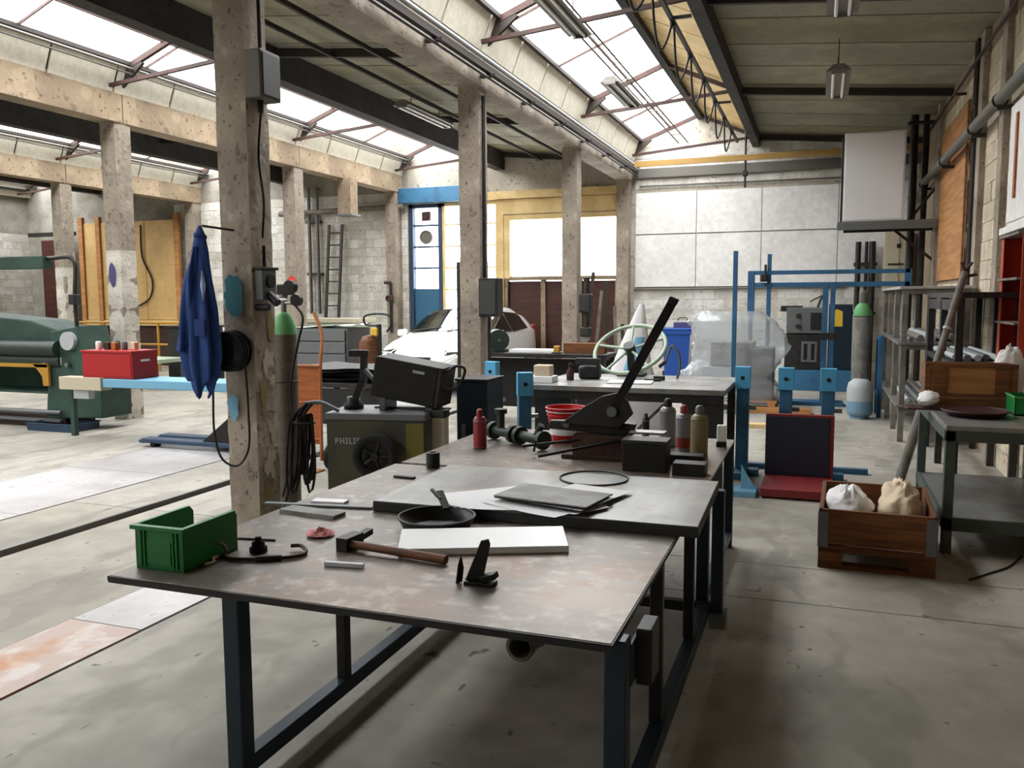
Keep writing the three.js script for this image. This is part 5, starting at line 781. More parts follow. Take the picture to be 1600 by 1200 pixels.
{ // stack of black sheets on a low table
  const o = thing('sheet_table', 'low dark table behind the welding machine piled with sheets', 'table', [-4.75, 0, -8.1]);
  const x0 = -5.35, x1 = -4.1, z0 = -8.6, z1 = -7.7; W(o, 'tabletop', bb(x0, x1, 0.7, 0.75, z0, z1, 0.005), M.iron); for (const x of [x0 + 0.05, x1 - 0.05]) for (const z of [z0 + 0.05, z1 - 0.05]) W(o, 'leg', bb(x - 0.03, x + 0.03, 0, 0.7, z - 0.03, z + 0.03, 0.004), M.iron); W(o, 'side_panel', bb(x0 + 0.1, x1 - 0.1, 0.3, 0.68, z1 - 0.06, z1 - 0.03, 0.004), M.black);
  for (let i = 0; i < 6; i++) single('sheet_metal', 'dark sheet in the pile on the low dark table', 'sheet', surf((u, v) => V(x0 - 0.1 + (x1 - x0 + 0.15) * u + 0.05 * i * (i % 2 ? 1 : -1) * 0.5, 0.753 + i * 0.027 + 0.02 * Math.sin(u * 5 + i) ** 2, z0 + 0.05 + (z1 - z0 - 0.05) * v), 20, 2), new THREE.MeshStandardMaterial({ color: [0x2a292a, 0x5a5a60, 0x1f1f20][i % 3], roughness: 0.5, side: THREE.DoubleSide }), 'sheets piled on the low dark table');
  const c = thing('flat_cabinet', 'grey flat drawer cabinet with a white sheet on top', 'cabinet', [-6.4, 0, -10.2]); for (let i = 0; i < 7; i++) L(c, 'drawer', bb(-0.42, 0.42, 0.08 + i * 0.165, 0.225 + i * 0.165, 0.3, 0.33, 0.005), M.galv); L(c, 'body', bb(-0.45, 0.45, 0.05, 1.24, -0.3, 0.3, 0.008), M.galv); L(c, 'plinth', bb(-0.43, 0.43, 0, 0.05, -0.28, 0.28, 0.004), M.black); 
  single('white_sheet', 'white sheet draped over the grey flat drawer cabinet', 'sheet', surf((u, v) => V(-6.88 + 1.0 * u, 1.245 + 0.08 * fbm(u, v, 4, 4, 3, 81) * u, -10.5 + 0.62 * v), 24, 14), new THREE.MeshStandardMaterial({ color: 0xe8eaec, roughness: 0.8, side: THREE.DoubleSide }));
  const g = thing('green_cabinet', 'pale green bench cabinet under the ladder wall', 'cabinet', [-9.5, 0, -15.6]); L(g, 'body', bb(-1.1, 0.5, 0.05, 1.15, -0.35, 0.35, 0.01), M.palegreen); L(g, 'top', bb(-1.2, 0.6, 1.15, 1.24, -0.4, 0.4, 0.01), M.creamsteel); for (const x of [-1.05, -0.25]) L(g, 'door', bb(x, x + 0.72, 0.1, 1.1, 0.35, 0.365, 0.004), M.palegreen); L(g, 'plinth', bb(-1.1, 0.5, 0, 0.05, -0.33, 0.33, 0.004), M.black);
}
{ // small cart with tall handle
  const p = V(-5.62, 0, -9.9), o = thing('pump_trolley', 'pinkish pump trolley with a black bow handle beside the car', 'trolley', p);
  L(o, 'tank', lathe([[0, 0.45], [0.13, 0.45], [0.15, 0.5], [0.14, 1.05], [0.09, 1.14], [0, 1.16]], 0, 0, 0, 24), M.handle); L(o, 'column', bb(0.12, 0.17, 0.1, 1.3, -0.03, 0.03, 0.006), M.black); L(o, 'handle', tube([V(0.15, 1.28, 0), V(-0.06, 1.3, 0), V(-0.07, 1.4, 0), V(0.3, 1.41, 0), V(0.33, 1.3, 0), V(0.26, 1.2, 0)], 0.014, 30), M.black); L(o, 'cap', rbox(0.1, 1.2, 0.02, 0.1, 0.1, 0.08, 0.015), M.signyellow, 'yellow valve cap'); L(o, 'frame', [bb(-0.2, 0.25, 0.1, 0.16, -0.15, 0.15, 0.006), bb(-0.12, 0.12, 0.16, 0.46, -0.1, 0.1, 0.01)], M.black); for (const x of [-0.18, 0.22]) for (const z of [-0.12, 0.12]) L(o, 'wheel', cyl(x, 0.06, z, 0.06, 0.04, 16, 0.06, Math.PI / 2), M.rubber);
}

// ================= left side and pillar fittings =================
{ // blue overall on the first pillar
  const o = thing('overall', 'blue work overall hanging on the paint stained pillar', 'overall', [-3.915, 1.0, -4.685]);
  const prof = [[0, 0.012], [0.05, 0.04], [0.15, 0.062], [0.3, 0.085], [0.5, 0.115], [0.78, 0.135], [0.9, 0.115], [1, 0.05]];
  const wid = (v) => { for (let i = 0; i + 1 < prof.length; i++) if (v <= prof[i + 1][0]) { const f = (v - prof[i][0]) / (prof[i + 1][0] - prof[i][0]); return prof[i][1] + (prof[i + 1][1] - prof[i][1]) * f; } return 0.06; };
  L(o, 'body', surf((u, v) => { const a = u * 6.2832, w = wid(v), f = 1 + 0.22 * Math.sin(a * 7 + v * 3) * sst(0.1, 0.5, v) + 0.18 * (fbm(u, v, 6, 6, 3, 91) - 0.5); return V(-0.02 - 0.035 * v + w * f * Math.cos(a), 1.12 - 1.12 * v + (v > 0.95 ? 0.05 * Math.sin(a * 3) : 0), 0.0 + w * 0.55 * f * Math.sin(a)); }, 96, 48, true), M.overall);
  L(o, 'sleeve', surf((u, v) => { const a = u * 6.2832, r = 0.042 * (1 + 0.25 * Math.sin(a * 4 + v * 9)) * (0.35 + 0.75 * sst(0, 0.35, v)); return V(-0.03 - 0.13 * v + r * Math.cos(a), 0.98 - 0.7 * v, 0.035 + r * Math.sin(a)); }, 32, 28, true), M.overall);
  L(o, 'collar', put(torus(0, 0, 0, 0.03, 0.015, Math.PI / 2 - 0.4, 0, 0.2), -0.01, 1.05, 0.01), M.overall); L(o, 'lining', surf((u, v) => { const w = 0.05 * (1 - Math.abs(v - 0.5) * 1.7); return V(0.06 + (u - 0.5) * w, 0.62 + 0.2 * v, 0.085 + 0.012 * Math.sin(u * 3)); }, 6, 10), M.overall2, 'pale inner lining'); L(o, 'pocket', rbox(0.02, 0.44, 0.085, 0.08, 0.11, 0.012, 0.004, 0, 0.1), M.overall);
  L(o, 'hook', [rod(V(0.0, 1.12, 0), V(0.1, 1.1, -0.2), 0.008)], M.iron);
}
const PX = -3.82, PF = -4.885; // first pillar centre and front face
{ // hose reel
  const o = thing('hose_reel', 'black hose reel mounted low on the paint stained pillar', 'hose reel', [PX - 0.02, 1.27, PF]);
  L(o, 'drum', cyl(0, 0, 0.06, 0.11, 0.1, 28, 0.11, Math.PI / 2), M.black); for (const r of [0.105, 0.13]) L(o, 'coil', [torus(0, 0, 0.04, r, 0.014), torus(0, 0, 0.07, r, 0.014), torus(0, 0, 0.1, r * 0.97, 0.014)], M.rubber); L(o, 'flange', lathe([[0.05, 0], [0.145, 0], [0.145, 0.006], [0.05, 0.006]], 0, 0, 0, 32).rotateX(Math.PI / 2).translate(0, 0, 0.005), M.blackm); L(o, 'bracket', rbox(0, 0, 0.01, 0.08, 0.24, 0.02, 0.004), M.iron); L(o, 'hose', tube([V(-0.12, -0.05, 0.09), V(-0.13, -0.3, 0.09), V(-0.12, -0.6, 0.1), V(-0.06, -0.76, 0.1), V(0.04, -0.8, 0.08), V(0.12, -0.7, 0.06), V(0.13, -0.4, 0.05), V(0.12, 0.0, 0.06)], 0.008, 60, 6), M.cable, 'thin hanging hose');
}
{ // paint stains on the pillar
  const splash = (x, y, r, ry, m, label, s) => single('paint_stain', label, 'paint', put(surf((u, v) => { const a = u * 6.2832, k = v * (0.45 + 1.0 * fbm(u, 0.3, 9, 2, 4, s)); return V(k * r * Math.cos(a), k * ry * Math.sin(a), 0.0015 * (1 - v)); }, 40, 4, true), x, y, PF + 0.004), m);
  splash(PX - 0.02, 1.66, 0.085, 0.15, M.teal, 'dark teal paint patch on the pillar beside the overall', 4); splash(PX - 0.05, 0.87, 0.05, 0.09, M.lightblue, 'pale blue paint smear low on the pillar', 6);
  single('paint_stain', 'purple paint patch on the pale pillar behind the toolbox', 'paint', put(surf((u, v) => { const a = u * 6.2832, k = v * (0.75 + 0.5 * fbm(u, 0.3, 6, 2, 3, 9)); return V(k * 0.06 * Math.cos(a), k * 0.16 * Math.sin(a), 0.002 * (1 - v)); }, 32, 4, true), -9.02, 1.97, -8.98), M.purple);
}
{ // flaking paint chips on the first pillar
  const pil = scene.children.find((c) => c.userData.label && c.userData.label.startsWith('tall concrete pillar with the blue overall'));
  [[1.45, 0.05, 0.13, 0], [1.2, 0.06, 0.1, 1], [0.95, 0.05, 0.16, 0], [0.7, 0.06, 0.1, 1], [0.45, 0.07, 0.16, 1], [0.25, 0.06, 0.09, 0], [1.05, 0.04, 0.06, 1]].forEach(([y, a, b, m], i) => sub(pil, 'paint_chip', put(surf((u, v) => { const t = u * 6.2832, k = v * (0.1 + 1.7 * Math.pow(fbm(u, 0.3, 14, 2, 4, 60 + i), 1.4)); return V(k * a * Math.cos(t), k * b * Math.sin(t), 0.0004 * (1 - v)); }, 40, 3, true), PX + 0.134, y, -5.04 + (i % 3 - 1) * 0.05, 0, Math.PI / 2), m ? M.palechip : M.ochre));
}
{ // boxes on pillars
  const xf = PX + 0.125;
  const o = thing('socket_box', 'grey socket box on the side of the paint stained pillar', 'socket box', [xf, 1.55, -5.0]); W(o, 'case', bb(xf, xf + 0.07, 1.62, 1.83, -5.09, -4.93, 0.008), M.galv); W(o, 'lid', bb(xf - 0.01, xf + 0.085, 1.83, 1.85, -5.1, -4.92, 0.004), M.iron); W(o, 'socket', cyl(xf + 0.075, 1.75, -5.01, 0.045, 0.03, 20, 0.045, 0, 0, Math.PI / 2), M.black); W(o, 'plug', [rod(V(xf + 0.07, 1.66, -5.0), V(xf + 0.15, 1.6, -4.98), 0.03), rod(V(xf, 1.57, -4.95), V(xf + 0.1, 1.57, -4.95), 0.025)], M.black);
  W(o, 'conduit', rod(V(xf + 0.03, 1.85, -5.01), V(xf + 0.03, 2.0, -5.01), 0.012), M.iron);
  const b = thing('junction_box', 'grey junction box high on the paint stained pillar', 'junction box', [xf, 2.95, -5.0]); W(b, 'case', bb(xf, xf + 0.13, 2.98, 3.3, -5.13, -4.9, 0.012), M.pipegrey); W(b, 'cover', bb(xf + 0.13, xf + 0.14, 3.0, 3.28, -5.11, -4.92, 0.004), M.galv); W(b, 'gland', [rod(V(xf + 0.05, 2.98, -5.0), V(xf + 0.05, 2.9, -5.0), 0.02), rod(V(xf + 0.06, 3.3, -5.0), V(xf + 0.06, 3.98, -5.0), 0.014)], M.iron);
  W(b, 'cable', tube([V(xf + 0.05, 2.9, -5.0), V(xf + 0.02, 2.6, -5.0), V(xf + 0.05, 2.3, -5.0), V(xf + 0.03, 2.05, -5.0)], 0.008, 24), M.cable);
  const s = thing('switch_box', 'dark grey switch box on the pillar beside the white car', 'switch box', [xf, 1.3, -9.1]); W(s, 'case', bb(xf + 0.01, xf + 0.24, 1.42, 1.86, -9.2, -9.0, 0.012), M.iron); W(s, 'door', bb(xf + 0.03, xf + 0.22, 1.45, 1.83, -9.0, -8.99, 0.004), M.plateedge); W(s, 'bracket', bb(xf - 0.005, xf + 0.02, 1.4, 1.9, -9.18, -9.02, 0.004), M.iron); W(s, 'conduit', [rod(V(xf + 0.05, 1.86, -9.1), V(xf + 0.05, 3.9, -9.1), 0.02), rod(V(xf + 0.1, 0.02, -9.1), V(xf + 0.1, 1.42, -9.1), 0.018)], M.iron);
  single('steel_bar', 'tall black flat bar standing left of the pillar beside the car', 'bar', [bb(-3.99, -3.945, 0, 2.05, -9.12, -9.08, 0.003)], M.black);
  const st = thing('sticker', 'round red and yellow sticker on the pillar before the ladder wall', 'sticker', [-8.98, 2.02, -13.07]); const q = ZP(456, 440, -13.07); st.position.set(q.x, q.y, -13.072); L(st, 'red_half', put(ext(Array.from({ length: 17 }, (_, i) => [0.1 * Math.cos(i * Math.PI / 16), 0.1 * Math.sin(i * Math.PI / 16)]), 0.004), 0, 0, 0.004), M.signred); L(st, 'yellow_half', put(ext(Array.from({ length: 17 }, (_, i) => [0.1 * Math.cos(i * Math.PI / 16), -0.1 * Math.sin(i * Math.PI / 16)]), 0.004), 0, 0, 0.004), M.signyellow);
}
{ // ladder and pipes on the block wall
  const o = thing('ladder', 'narrow dark ladder leaning upright on the grey block wall', 'ladder', [-10.6, 0, -17]);
  const a = ZP(508, 500, -17), b = ZP(526, 350, -17); for (const x of [a.x, a.x + 0.34]) W(o, 'stile', bar(V(x, 0, -16.9), V(x + 0.1, b.y, -17.12), 0.06, 0.04), M.iron); for (let i = 0; i < 12; i++) { const t = 0.03 + i * 0.083; W(o, 'rung', rod(V(a.x + 0.1 * t, b.y * t, -16.9 - 0.22 * t), V(a.x + 0.34 + 0.1 * t, b.y * t, -16.9 - 0.22 * t), 0.016), M.iron); }
  const p = thing('wall_pipe', 'pair of grey vertical pipes on the block wall left of the ladder', 'pipe', [a.x - 0.4, 1.1, -17.1]); for (const d of [0.42, 0.2]) W(p, 'pipe', rod(V(a.x - d, 1.3, -17.1), V(a.x - d, 4.2, -17.1), 0.04, 12), M.pipegrey); W(p, 'clamp', [bb0(a.x - 0.5, a.x - 0.12, 2.2, 2.25, -17.2, -17.08), bb0(a.x - 0.5, a.x - 0.12, 3.4, 3.45, -17.2, -17.08)], M.iron);
  const h = thing('wall_pipe', 'level brown pipe across the top of the block wall', 'pipe', [-10, 3.6, -17.05]); W(h, 'pipe', rod(V(-12.0, 3.62, -17.05), V(-8.75, 3.68, -17.05), 0.06, 12), M.rackm); for (const x of [-11.5, -10.2, -9.0]) W(h, 'clamp', bb0(x - 0.03, x + 0.03, 3.52, 3.75, -17.2, -17.0), M.iron);
  const d = thing('duct_drop', 'short square duct drop hanging below the middle beam', 'duct', [-9.0, 3.2, -14.8]); W(d, 'duct', bb(-8.99, -8.7, 3.3, 4.0, -14.98, -14.7, 0.008), M.beam); W(d, 'flange', bb(-9.03, -8.66, 3.27, 3.3, -15.02, -14.66, 0.004), M.galv);
  const e = thing('fire_pipe', 'dark red hydrant pipe beside the blue door frame', 'pipe', [-9.0, 1, -17]); W(e, 'pipe', rod(V(-9.0, 0.9, -16.84), V(-9.0, 2.0, -16.84), 0.035, 12), M.iron); W(e, 'valve', [rbox(-9.0, 1.65, -16.8, 0.12, 0.14, 0.14, 0.02), torus(-9.0, 1.65, -16.72, 0.06, 0.012)], M.rafter); W(e, 'elbow', rod(V(-9.0, 2.0, -16.84), V(-9.15, 2.0, -16.84), 0.035, 12), M.rafter);
}
{ // cream partition with frame and railing
  const o = thing('partition', 'tall cream partition in a brown timber frame at the back', 'partition', [-17, 0, -16.9]); const z = -16.9; const A = ZP(128, 360, z), B = ZP(276, 350, z);
  for (let i = 0; i < 3; i++) { const a = A.x + (B.x - A.x) * i / 3, c = A.x + (B.x - A.x) * (i + 1) / 3; W(o, 'panel', bb(a + 0.01, c - 0.01, 1.15, 3.6, z - 0.03, z, 0.005), M.cream, 'cream panel'); }
  for (const x of [A.x - 0.02, A.x + 0.55, B.x]) W(o, 'post', bb(x - 0.07, x + 0.07, 0, 3.75, z - 0.05, z + 0.05, 0.006), M.ply); W(o, 'rail', bb(A.x, B.x, 1.0, 1.14, z - 0.05, z + 0.04, 0.006), M.timber); W(o, 'lower_board', bb(A.x, B.x, 0.0, 0.98, z - 0.08, z - 0.05, 0.004), M.rafter, 'dark lower board');
  W(o, 'cable', tube([V(B.x - 1.1, 3.5, z + 0.03), V(B.x - 1.08, 2.7, z + 0.03), V(B.x - 0.8, 2.1, z + 0.03), V(B.x - 0.9, 1.7, z + 0.03), V(B.x - 1.25, 1.5, z + 0.03)], 0.02, 30), M.cable);
  const r = thing('railing', 'yellow tube railing in front of the cream partition', 'railing', [-16, 0, -15.6]); const C = ZP(122, 500, -15.5), D = ZP(290, 500, -15.5); W(r, 'handrail', rod(V(C.x, 1.12, -15.5), V(D.x, 1.12, -15.5), 0.03), M.yellowp); W(r, 'mid_rail', rod(V(C.x, 0.62, -15.5), V(D.x, 0.62, -15.5), 0.025), M.yellowp); for (let i = 0; i < 5; i++) { const x = C.x + (D.x - C.x) * i / 4; W(r, 'post', rod(V(x, 0, -15.5), V(x, 1.12, -15.5), 0.028), M.yellowp); }
  const bx = thing('machine_cabinet', 'black machine cabinet behind the blue overall', 'cabinet', [-11.4, 0, -13.6]); const q = ZP(285, 560, -13.2); bx.position.set(q.x, 0, -13.5); L(bx, 'body', bb(-0.35, 0.5, 0, 1.1, -0.3, 0.3, 0.01), M.black); L(bx, 'top', bb(-0.38, 0.53, 1.1, 1.14, -0.33, 0.33, 0.008), M.iron); L(bx, 'door', bb(-0.3, 0.45, 0.1, 1.0, 0.3, 0.315, 0.004), M.iron);
  const lb = thing('side_table', 'pale blue low table in front of the cream partition', 'table', [-12.0, 0, -12.6]); L(lb, 'tabletop', bb(-0.9, 0.7, 0.48, 0.55, -0.4, 0.4, 0.006), M.palegreen); for (const x of [-0.8, 0.6]) for (const z of [-0.34, 0.34]) L(lb, 'leg', bb(x - 0.03, x + 0.03, 0, 0.48, z - 0.03, z + 0.03, 0.004), M.galv);
  const k = thing('back_bench', 'brown wooden bench below the cream partition', 'bench', [-15.2, 0, -14.3]); L(k, 'seat', bb(-1.2, 1.2, 0.5, 0.58, -0.25, 0.25, 0.006), M.wood); L(k, 'front_board', bb(-1.2, 1.2, 0.15, 0.5, 0.2, 0.24, 0.004), M.rafter); for (const x of [-1.1, 1.1]) L(k, 'leg', bb(x - 0.04, x + 0.04, 0, 0.5, -0.2, 0.2, 0.004), M.iron);
  const dr = thing('sliding_door', 'tall dark red brown sliding door by the far side wall', 'door', [-19.2, 0, -16.9]); const da = ZP(64, 360, -16.8), db = ZP(92, 360, -16.8); W(dr, 'leaf', bb(da.x, db.x, 0.02, 3.2, -16.85, -16.78, 0.008), M.browndoor); W(dr, 'edge_strip', bb(db.x, db.x + 0.22, 0.02, 3.3, -16.83, -16.76, 0.006), M.paper, 'white edge strip'); W(dr, 'track', bb(da.x - 0.4, db.x + 0.5, 3.3, 3.4, -16.88, -16.74, 0.006), M.iron); W(dr, 'threshold', bb(da.x - 0.1, db.x + 0.3, 0, 0.02, -16.9, -16.74, 0.003), M.iron);
  const ld = thing('ladder', 'short steel ladder fixed on the far side wall blocks', 'ladder', [-19.95, 0, -16]); for (const z of [-15.6, -16.05]) W(ld, 'stile', bb(-20.04, -19.98, 0.0, 2.75, z - 0.03, z + 0.03, 0.004), M.galv); for (let i = 0; i < 8; i++) W(ld, 'rung', rod(V(-20.01, 0.3 + i * 0.32, -15.6), V(-20.01, 0.3 + i * 0.32, -16.05), 0.018), M.iron);
}
{ // green plate rolling machine
  const o = thing('rolling_machine', 'large dark green plate rolling machine with yellow guard and white end disc', 'machine', [-10.4, 0, -8.4]);
  const z = -8.12, px = (x, y) => { const p = ZP(x, y, z); return [p.x, p.y]; };
  W(o, 'end_stand', [ext([px(78, 520), px(118, 512), px(130, 560), px(156, 600), px(158, 652), px(74, 652)], 0.5, 0.015, 0, 0, z - 0.25)], M.green);
  const x0 = -12.9, x1 = px(80, 500)[0];
  W(o, 'hood', ext([[x0, 1.0], [x1 + 0.1, 1.0], [x1 + 0.14, px(80, 522)[1]], [px(40, 505)[0], px(40, 503)[1]], [x0, px(0, 488)[1] + 0.12]], 0.6, 0.02, 0, 0, z - 0.35), M.green);
  for (const [y, r, dz] of [[1.02, 0.1, 0.08], [0.86, 0.09, 0.02]]) W(o, 'roller', rod(V(x0, y, z + dz - 0.06), V(x1 + 0.12, y, z + dz - 0.06), r, 24), M.darkgreen);
  const c = ZP(105, 533, z + 0.05); W(o, 'end_disc', cyl(c.x, c.y, z + 0.03, 0.115, 0.06, 32, 0.115, Math.PI / 2), M.gaslight, 'pale round end disc');
  const g1 = px(0, 566), g2 = px(80, 566), g3 = px(80, 602), gy = g1[1];
  W(o, 'guard', [bb(x0, g2[0], gy - 0.05, gy, z + 0.02, z + 0.06, 0.005), ext([[g2[0] - 0.26, gy], [g2[0], gy], [g2[0], g3[1]], [g2[0] - 0.09, g3[1]], [g2[0] - 0.1, gy - 0.16], [g2[0] - 0.17, gy - 0.08]], 0.04, 0.004, 0, 0, z + 0.04)], M.yellowp, 'yellow guard');
  W(o, 'back_plate', bb(x0, x1 + 0.05, 0.42, 1.0, z - 0.6, z - 0.57, 0.006), M.green); W(o, 'bottom_plate', bb(x0, x1 + 0.05, 0.42, 0.45, z - 0.57, z - 0.1, 0.006), M.green); W(o, 'pedal_bar', [rod(V(x0, 0.2, z + 0.02), V(x1 + 0.1, 0.2, z + 0.02), 0.03), bb0(x0, x1 + 0.1, 0.08, 0.12, z - 0.03, z + 0.05)], M.galv); W(o, 'base', bb(x0, x1 + 0.12, 0, 0.14, z - 0.5, z - 0.02, 0.008), M.rafter);
  const s = px(0, 411), e = px(62, 411); W(o, 'top_beam', bb(x0, e[0], s[1] - 0.08, s[1] + 0.08, z - 0.2, z - 0.05, 0.01), M.green); const k1 = px(104, 402), k2 = px(109, 520); W(o, 'swing_arm', tube([V(e[0], k1[1], z - 0.12), V(k1[0] - 0.06, k1[1], z - 0.12), V(k1[0], k1[1] - 0.06, z - 0.12), V(k2[0] - 0.01, k1[1] - 0.5, z - 0.12), V(k2[0], k2[1], z - 0.12)], 0.028, 40), M.iron); const hb = px(108, 468); W(o, 'arm_box', rbox(hb[0], hb[1], z - 0.08, 0.1, 0.13, 0.1, 0.01), M.black);
  W(o, 'nameplate', bb(px(84, 556)[0], px(96, 556)[0], px(84, 570)[1], px(84, 558)[1], z, z + 0.008, 0.002), M.creamsteel); for (const x of [px(110, 588)[0], px(70, 500)[0]]) W(o, 'knob', cyl(x, 0.82, z + 0.03, 0.03, 0.05, 16, 0.03, Math.PI / 2), M.steel);
  for (const x of [-12.3, -11.2]) W(o, 'post', rod(V(x, 0.12, z), V(x, 0.45, z), 0.035, 12), M.black);
}
{ // blue flat bench with the red toolbox
  const o = thing('flat_bench', 'long light blue flat bench carrying the red toolbox', 'bench', [-7.4, 0, -8.2]); const a = ZP(160, 600, -7.6), b = ZP(352, 600, -7.6), y = a.y + 0.06;
  W(o, 'tabletop', bb(a.x, b.x + 0.1, y - 0.1, y, -8.06, -7.6, 0.01), M.lightblue); const fx = ZP(92, 600, -7.58).x; W(o, 'end_block', bb(fx, a.x - 0.01, y - 0.14, y + 0.01, -7.75, -7.58, 0.006), M.creamsteel, 'stained cream end block'); W(o, 'bracket', bb(ZP(112, 610, -7.6).x, ZP(136, 610, -7.6).x, y - 0.25, y - 0.14, -7.71, -7.62, 0.005), M.gaslight);
  for (const x of [b.x + 0.0, b.x - 0.25]) for (const z of [-8.0]) W(o, 'leg', bb(x - 0.03, x + 0.03, 0, y - 0.1, z - 0.03, z + 0.03, 0.004), M.blue); W(o, 'leg', bb(fx + 0.04, fx + 0.1, 0, y - 0.14, -7.74, -7.68, 0.004), M.green);
  const A = ZP(130, 594, -7.63), B = ZP(191, 594, -7.63), t = thing('toolbox', 'red steel toolbox with small parts on top on the blue bench', 'toolbox', [(A.x + B.x) / 2 + 0.2, y, -7.85]);
  const h = 0.33, x0 = A.x, x1 = B.x + 0.16; W(t, 'body', bb(x0, x1, y + 0.002, y + h, -8.03, -7.63, 0.008), M.red); W(t, 'rim', [bb(x0 - 0.01, x1 + 0.01, y + h - 0.025, y + h, -7.64, -7.615, 0.004), bb(x1 - 0.01, x1 + 0.015, y + h - 0.025, y + h, -8.03, -7.63, 0.004)], M.red); W(t, 'drawer', bb(x0 + 0.02, x1 - 0.02, y + 0.03, y + h - 0.05, -7.632, -7.622, 0.003), M.red); W(t, 'emblem', bb(x1, x1 + 0.004, y + 0.2, y + 0.225, -7.9, -7.76, 0.001), M.paper, 'white maker plate');
  ['small white tin', 'small brown tin', 'small dark bottle', 'small orange box', 'small grey tin', 'small cream box'].forEach((n, i) => single(['tin', 'tin', 'jar', 'carton', 'tin', 'carton'][i], `${n} standing on the red toolbox`, 'tin', i % 2 ? rbox(x0 + 0.13 + i * 0.085, y + h + 0.045, -7.76 - (i % 3) * 0.06, 0.07, 0.09, 0.07, 0.008) : lathe([[0, 0], [0.033, 0], [0.033, 0.085], [0.028, 0.092], [0.028, 0.1], [0, 0.1]], x0 + 0.13 + i * 0.085, y + h, -7.76 - (i % 3) * 0.06, 18), [M.paper, M.rafter, M.black, M.orange, M.galv, M.beige][i]));
  const tr = thing('oil_tray', 'dark blue oil tray on the floor beside the green machine', 'tray', FL(125, 662).add(V(0.2, 0, 0.44))); { const w = 0.74, d = 0.42, hh = 0.1; L(tr, 'pan', [bb0(-w / 2, w / 2, 0, 0.012, -d / 2, d / 2), box(0, hh / 2, d / 2, w, hh, 0.012, 0.15), box(0, hh / 2, -d / 2, w, hh, 0.012, -0.15), box(-w / 2, hh / 2, 0, 0.012, hh, d, 0, 0, 0.15), box(w / 2, hh / 2, 0, 0.012, hh, d, 0, 0, -0.15)], M.deepblue); for (const s of [-1, 1]) L(tr, 'rim', bb(-w / 2 - 0.015, w / 2 + 0.015, hh - 0.01, hh + 0.004, s * d / 2, s * (d / 2 + 0.02), 0.002), M.deepblue); }
}
single('floor_plank', 'pale wooden plank on the floor behind the roller stands', 'plank', put(clean(new RoundedBoxGeometry(0.55, 0.05, 0.16, 1, 0.004)), FL(1195, 668).x, 0.025, FL(1195, 668).z, 0, 0.08), M.timber);
single('floor_plank', 'brown wooden plank lying further back toward the wrapped pallet', 'plank', put(clean(new RoundedBoxGeometry(0.9, 0.07, 0.2, 1, 0.004)), FL(1215, 645).x, 0.035, FL(1215, 645).z, 0, 0.05), M.ply);
single('floor_cable', 'thin black cable lying on the floor under the side bench', 'cable', tube([FL(1515, 906, 0.006), FL(1545, 896, 0.006), FL(1575, 886, 0.006), FL(1597, 868, 0.006)], 0.006, 24, 6), M.cable);
{ const p = FL(1372, 652), o = thing('trestle', 'narrow blue trestle frame standing beside the storage rack', 'trestle', [p.x, 0, p.z]); L(o, 'post', bb(-0.03, 0.03, 0, 1.05, 0, 0.05, 0.004), M.blueframe); L(o, 'post', bb(-0.03, 0.03, 0, 1.05, -0.5, -0.45, 0.004), M.blueframe); L(o, 'rail', bb(-0.03, 0.03, 1.05, 1.1, -0.5, 0.05, 0.004), M.blueframe); L(o, 'rail', bb(-0.025, 0.025, 0.3, 0.34, -0.45, 0, 0.003), M.blueframe); }
{ // pallet truck
  const f = FL(224, 697), o = thing('pallet_truck', 'dark blue pallet truck with long forks lying on the floor', 'pallet truck', [f.x + 0.6, 0, f.z]);
  for (const z of [f.z - 0.02, f.z - 0.3]) { W(o, 'fork', [bb(f.x + 0.02, f.x + 1.25, 0.05, 0.1, z - 0.08, z + 0.08, 0.012), rbox(f.x + 0.02, 0.062, z, 0.1, 0.04, 0.13, 0.018)], M.deepblue); W(o, 'roller', cyl(f.x + 0.16, 0.035, z, 0.035, 0.1, 16, 0.035, Math.PI / 2), M.rubber); }
  W(o, 'heel', ext([[0, 0.1], [0.42, 0.1], [0.42, 0.42]], 0.4, 0.01, f.x + 0.85, 0, f.z - 0.16), M.blackm, 'black heel wedge'); W(o, 'head', bb(f.x + 1.25, f.x + 1.4, 0.06, 0.5, f.z - 0.38, f.z + 0.03, 0.015), M.deepblue); W(o, 'steer_wheel', cyl(f.x + 1.36, 0.09, f.z - 0.2, 0.09, 0.12, 20, 0.09, Math.PI / 2), M.rubber); W(o, 'handle', tube([V(f.x + 1.36, 0.4, f.z - 0.2), V(f.x + 1.5, 0.8, f.z - 0.1), V(f.x + 1.6, 1.15, f.z - 0.05)], 0.02, 12), M.deepblue);
}

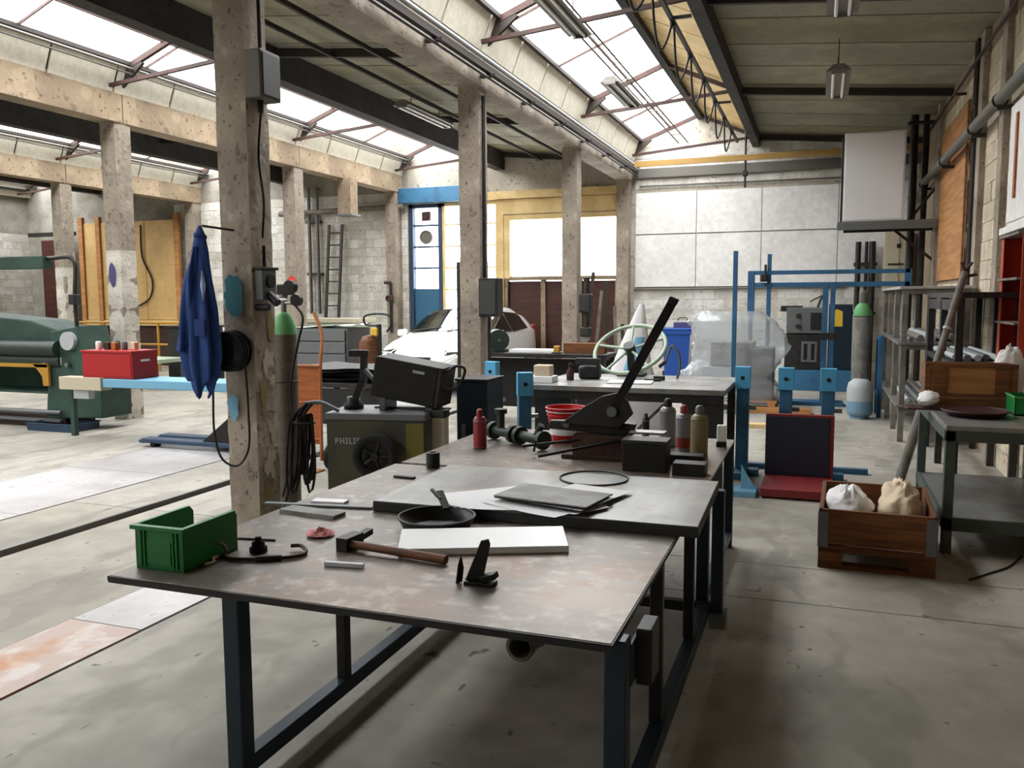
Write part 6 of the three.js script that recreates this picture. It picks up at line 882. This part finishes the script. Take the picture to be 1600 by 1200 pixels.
// ================= overhead fittings =================
const tubeLamp = (x, y, z, len, label, turn = 0, yTop = 4.5, group) => {
  const o = thing('ceiling_lamp', label, 'lamp', [x, y, z], group, turn);
  L(o, 'housing', [ext([[-0.13, 0], [0.13, 0], [0.06, 0.07], [-0.06, 0.07]], len, 0.003, 0, 0.02, 0)], M.lampbody); for (const s of [-0.055, 0.055]) L(o, 'tube', rod(V(s, 0.0, -len / 2 + 0.04), V(s, 0.0, len / 2 - 0.04), 0.016, 12), M.tube, 'unlit white tube'); for (const s of [-1, 1]) L(o, 'end_cap', rbox(0, 0.012, s * (len / 2 - 0.01), 0.16, 0.05, 0.03, 0.006), M.lampbody); for (const s of [-1, 1]) L(o, 'hanger', rod(V(0, 0.08, s * len * 0.3), V(0, yTop - y, s * len * 0.3), 0.006), M.purlin); return o;
};
{
  const a = FL(876, 25, 4.45), b = FL(972, 150, 4.45), c = FL(1309, 130, 4.15), d = FL(1318, 0, 4.15), e = FL(665, 185, 4.35);
  tubeLamp(a.x, 4.45, a.z, 1.5, 'unlit twin tube lamp hanging under the near roof glazing', 0, 4.95); tubeLamp(b.x, 4.45, b.z, 1.5, 'unlit twin tube lamp further along under the near roof glazing', 0, 4.95);
  tubeLamp(c.x, 4.12, c.z, 1.3, 'unlit tube lamp hanging below the olive ceiling boards near the white box', 0, 4.55); tubeLamp(d.x, 4.12, d.z + 0.3, 1.3, 'unlit tube lamp below the olive ceiling boards at the top edge', 0, 4.55); tubeLamp(e.x, 4.36, e.z, 1.6, 'unlit tube lamp below the middle roof bay boards', 0, 4.62);
  const t = thing('cable_tray', 'thin double wire line running under the near roof glazing', 'cable tray', [b.x + 0.1, 4.6, -9]); for (const dx of [0.02, 0.2]) W(t, 'wire', rod(V(b.x + dx, 4.62, -16.9), V(b.x + dx, 4.62, 0), 0.012, 8), M.pipegrey); for (let z = -16; z < 0; z += 2.1) W(t, 'cross_wire', rod(V(b.x + 0.02, 4.62, z), V(b.x + 0.2, 4.62, z), 0.008, 6), M.pipegrey); for (const z of PZ.slice(1, 5)) W(t, 'hanger', rod(V(b.x + 0.1, 4.62, z), V(b.x + 0.1, 5.05, z), 0.006, 6), M.pipegrey);
  // festoon cable along the girder
  const xg = -1.55, f = thing('festoon_cable', 'black festoon cable looping along a rail beside the dark girder', 'cable', [xg, 4.4, -10]); W(f, 'track', bar(V(xg, 4.52, -16.6), V(xg, 4.52, -2), 0.04, 0.04), M.black); for (let i = 0; i < 9; i++) { const z = -15.5 + i * 1.25; W(f, 'loop', tube([V(xg, 4.53, z), V(xg - 0.02, 4.22, z + 0.3), V(xg - 0.03, 4.08, z + 0.6), V(xg - 0.02, 4.2, z + 0.92), V(xg, 4.53, z + 1.2)], 0.013, 24, 6), M.cable); W(f, 'trolley', rbox(xg, 4.48, z, 0.06, 0.05, 0.08, 0.008), M.iron); } for (const z of PZ.slice(1, 5)) W(f, 'bracket', bb0(xg - 0.01, -1.34, 4.5, 4.53, z - 0.02, z + 0.02), M.iron);
  // conduits on the first beam
  const k = thing('conduit_run', 'black and grey conduits running along the first concrete beam', 'conduit', [-3.5, 4.2, -8]); W(k, 'conduit', bar(V(-3.53, 4.14, ZB + 0.15), V(-3.53, 4.14, 2), 0.06, 0.07), M.purlin, 'black conduit'); W(k, 'conduit', rod(V(-3.5, 4.22, ZB + 0.15), V(-3.5, 4.22, 2), 0.025, 10), M.gaslight, 'grey conduit'); W(k, 'conduit', rod(V(-3.52, 4.05, ZB + 0.15), V(-3.52, 4.05, 2), 0.016, 8), M.iron); for (let z = -16; z < 1; z += 1.4) W(k, 'clamp', bb0(-3.635, -3.45, 4.07, 4.1, z - 0.03, z + 0.03), M.purlin);
  // yellow beam across the near bay
  const y = thing('crane_beam', 'long yellow steel beam across the hall below the roof end', 'beam', [-1.3, 4.1, -16]); W(y, 'beam', bar(V(-3.36, 4.12, -16), V(1.58, 4.14, -16), 0.06, 0.1), M.yellowpipe); W(y, 'end_plate', [bb0(1.55, 1.6, 4.0, 4.26, -16.12, -15.88)], M.iron); W(y, 'drop_rod', rod(V(-1.35, 3.6, -16), V(-1.35, 4.8, -16), 0.02, 8), M.iron); W(y, 'hook', rbox(-1.35, 3.85, -16, 0.1, 0.1, 0.08, 0.02), M.iron);
}

renderer.render(scene, camera);
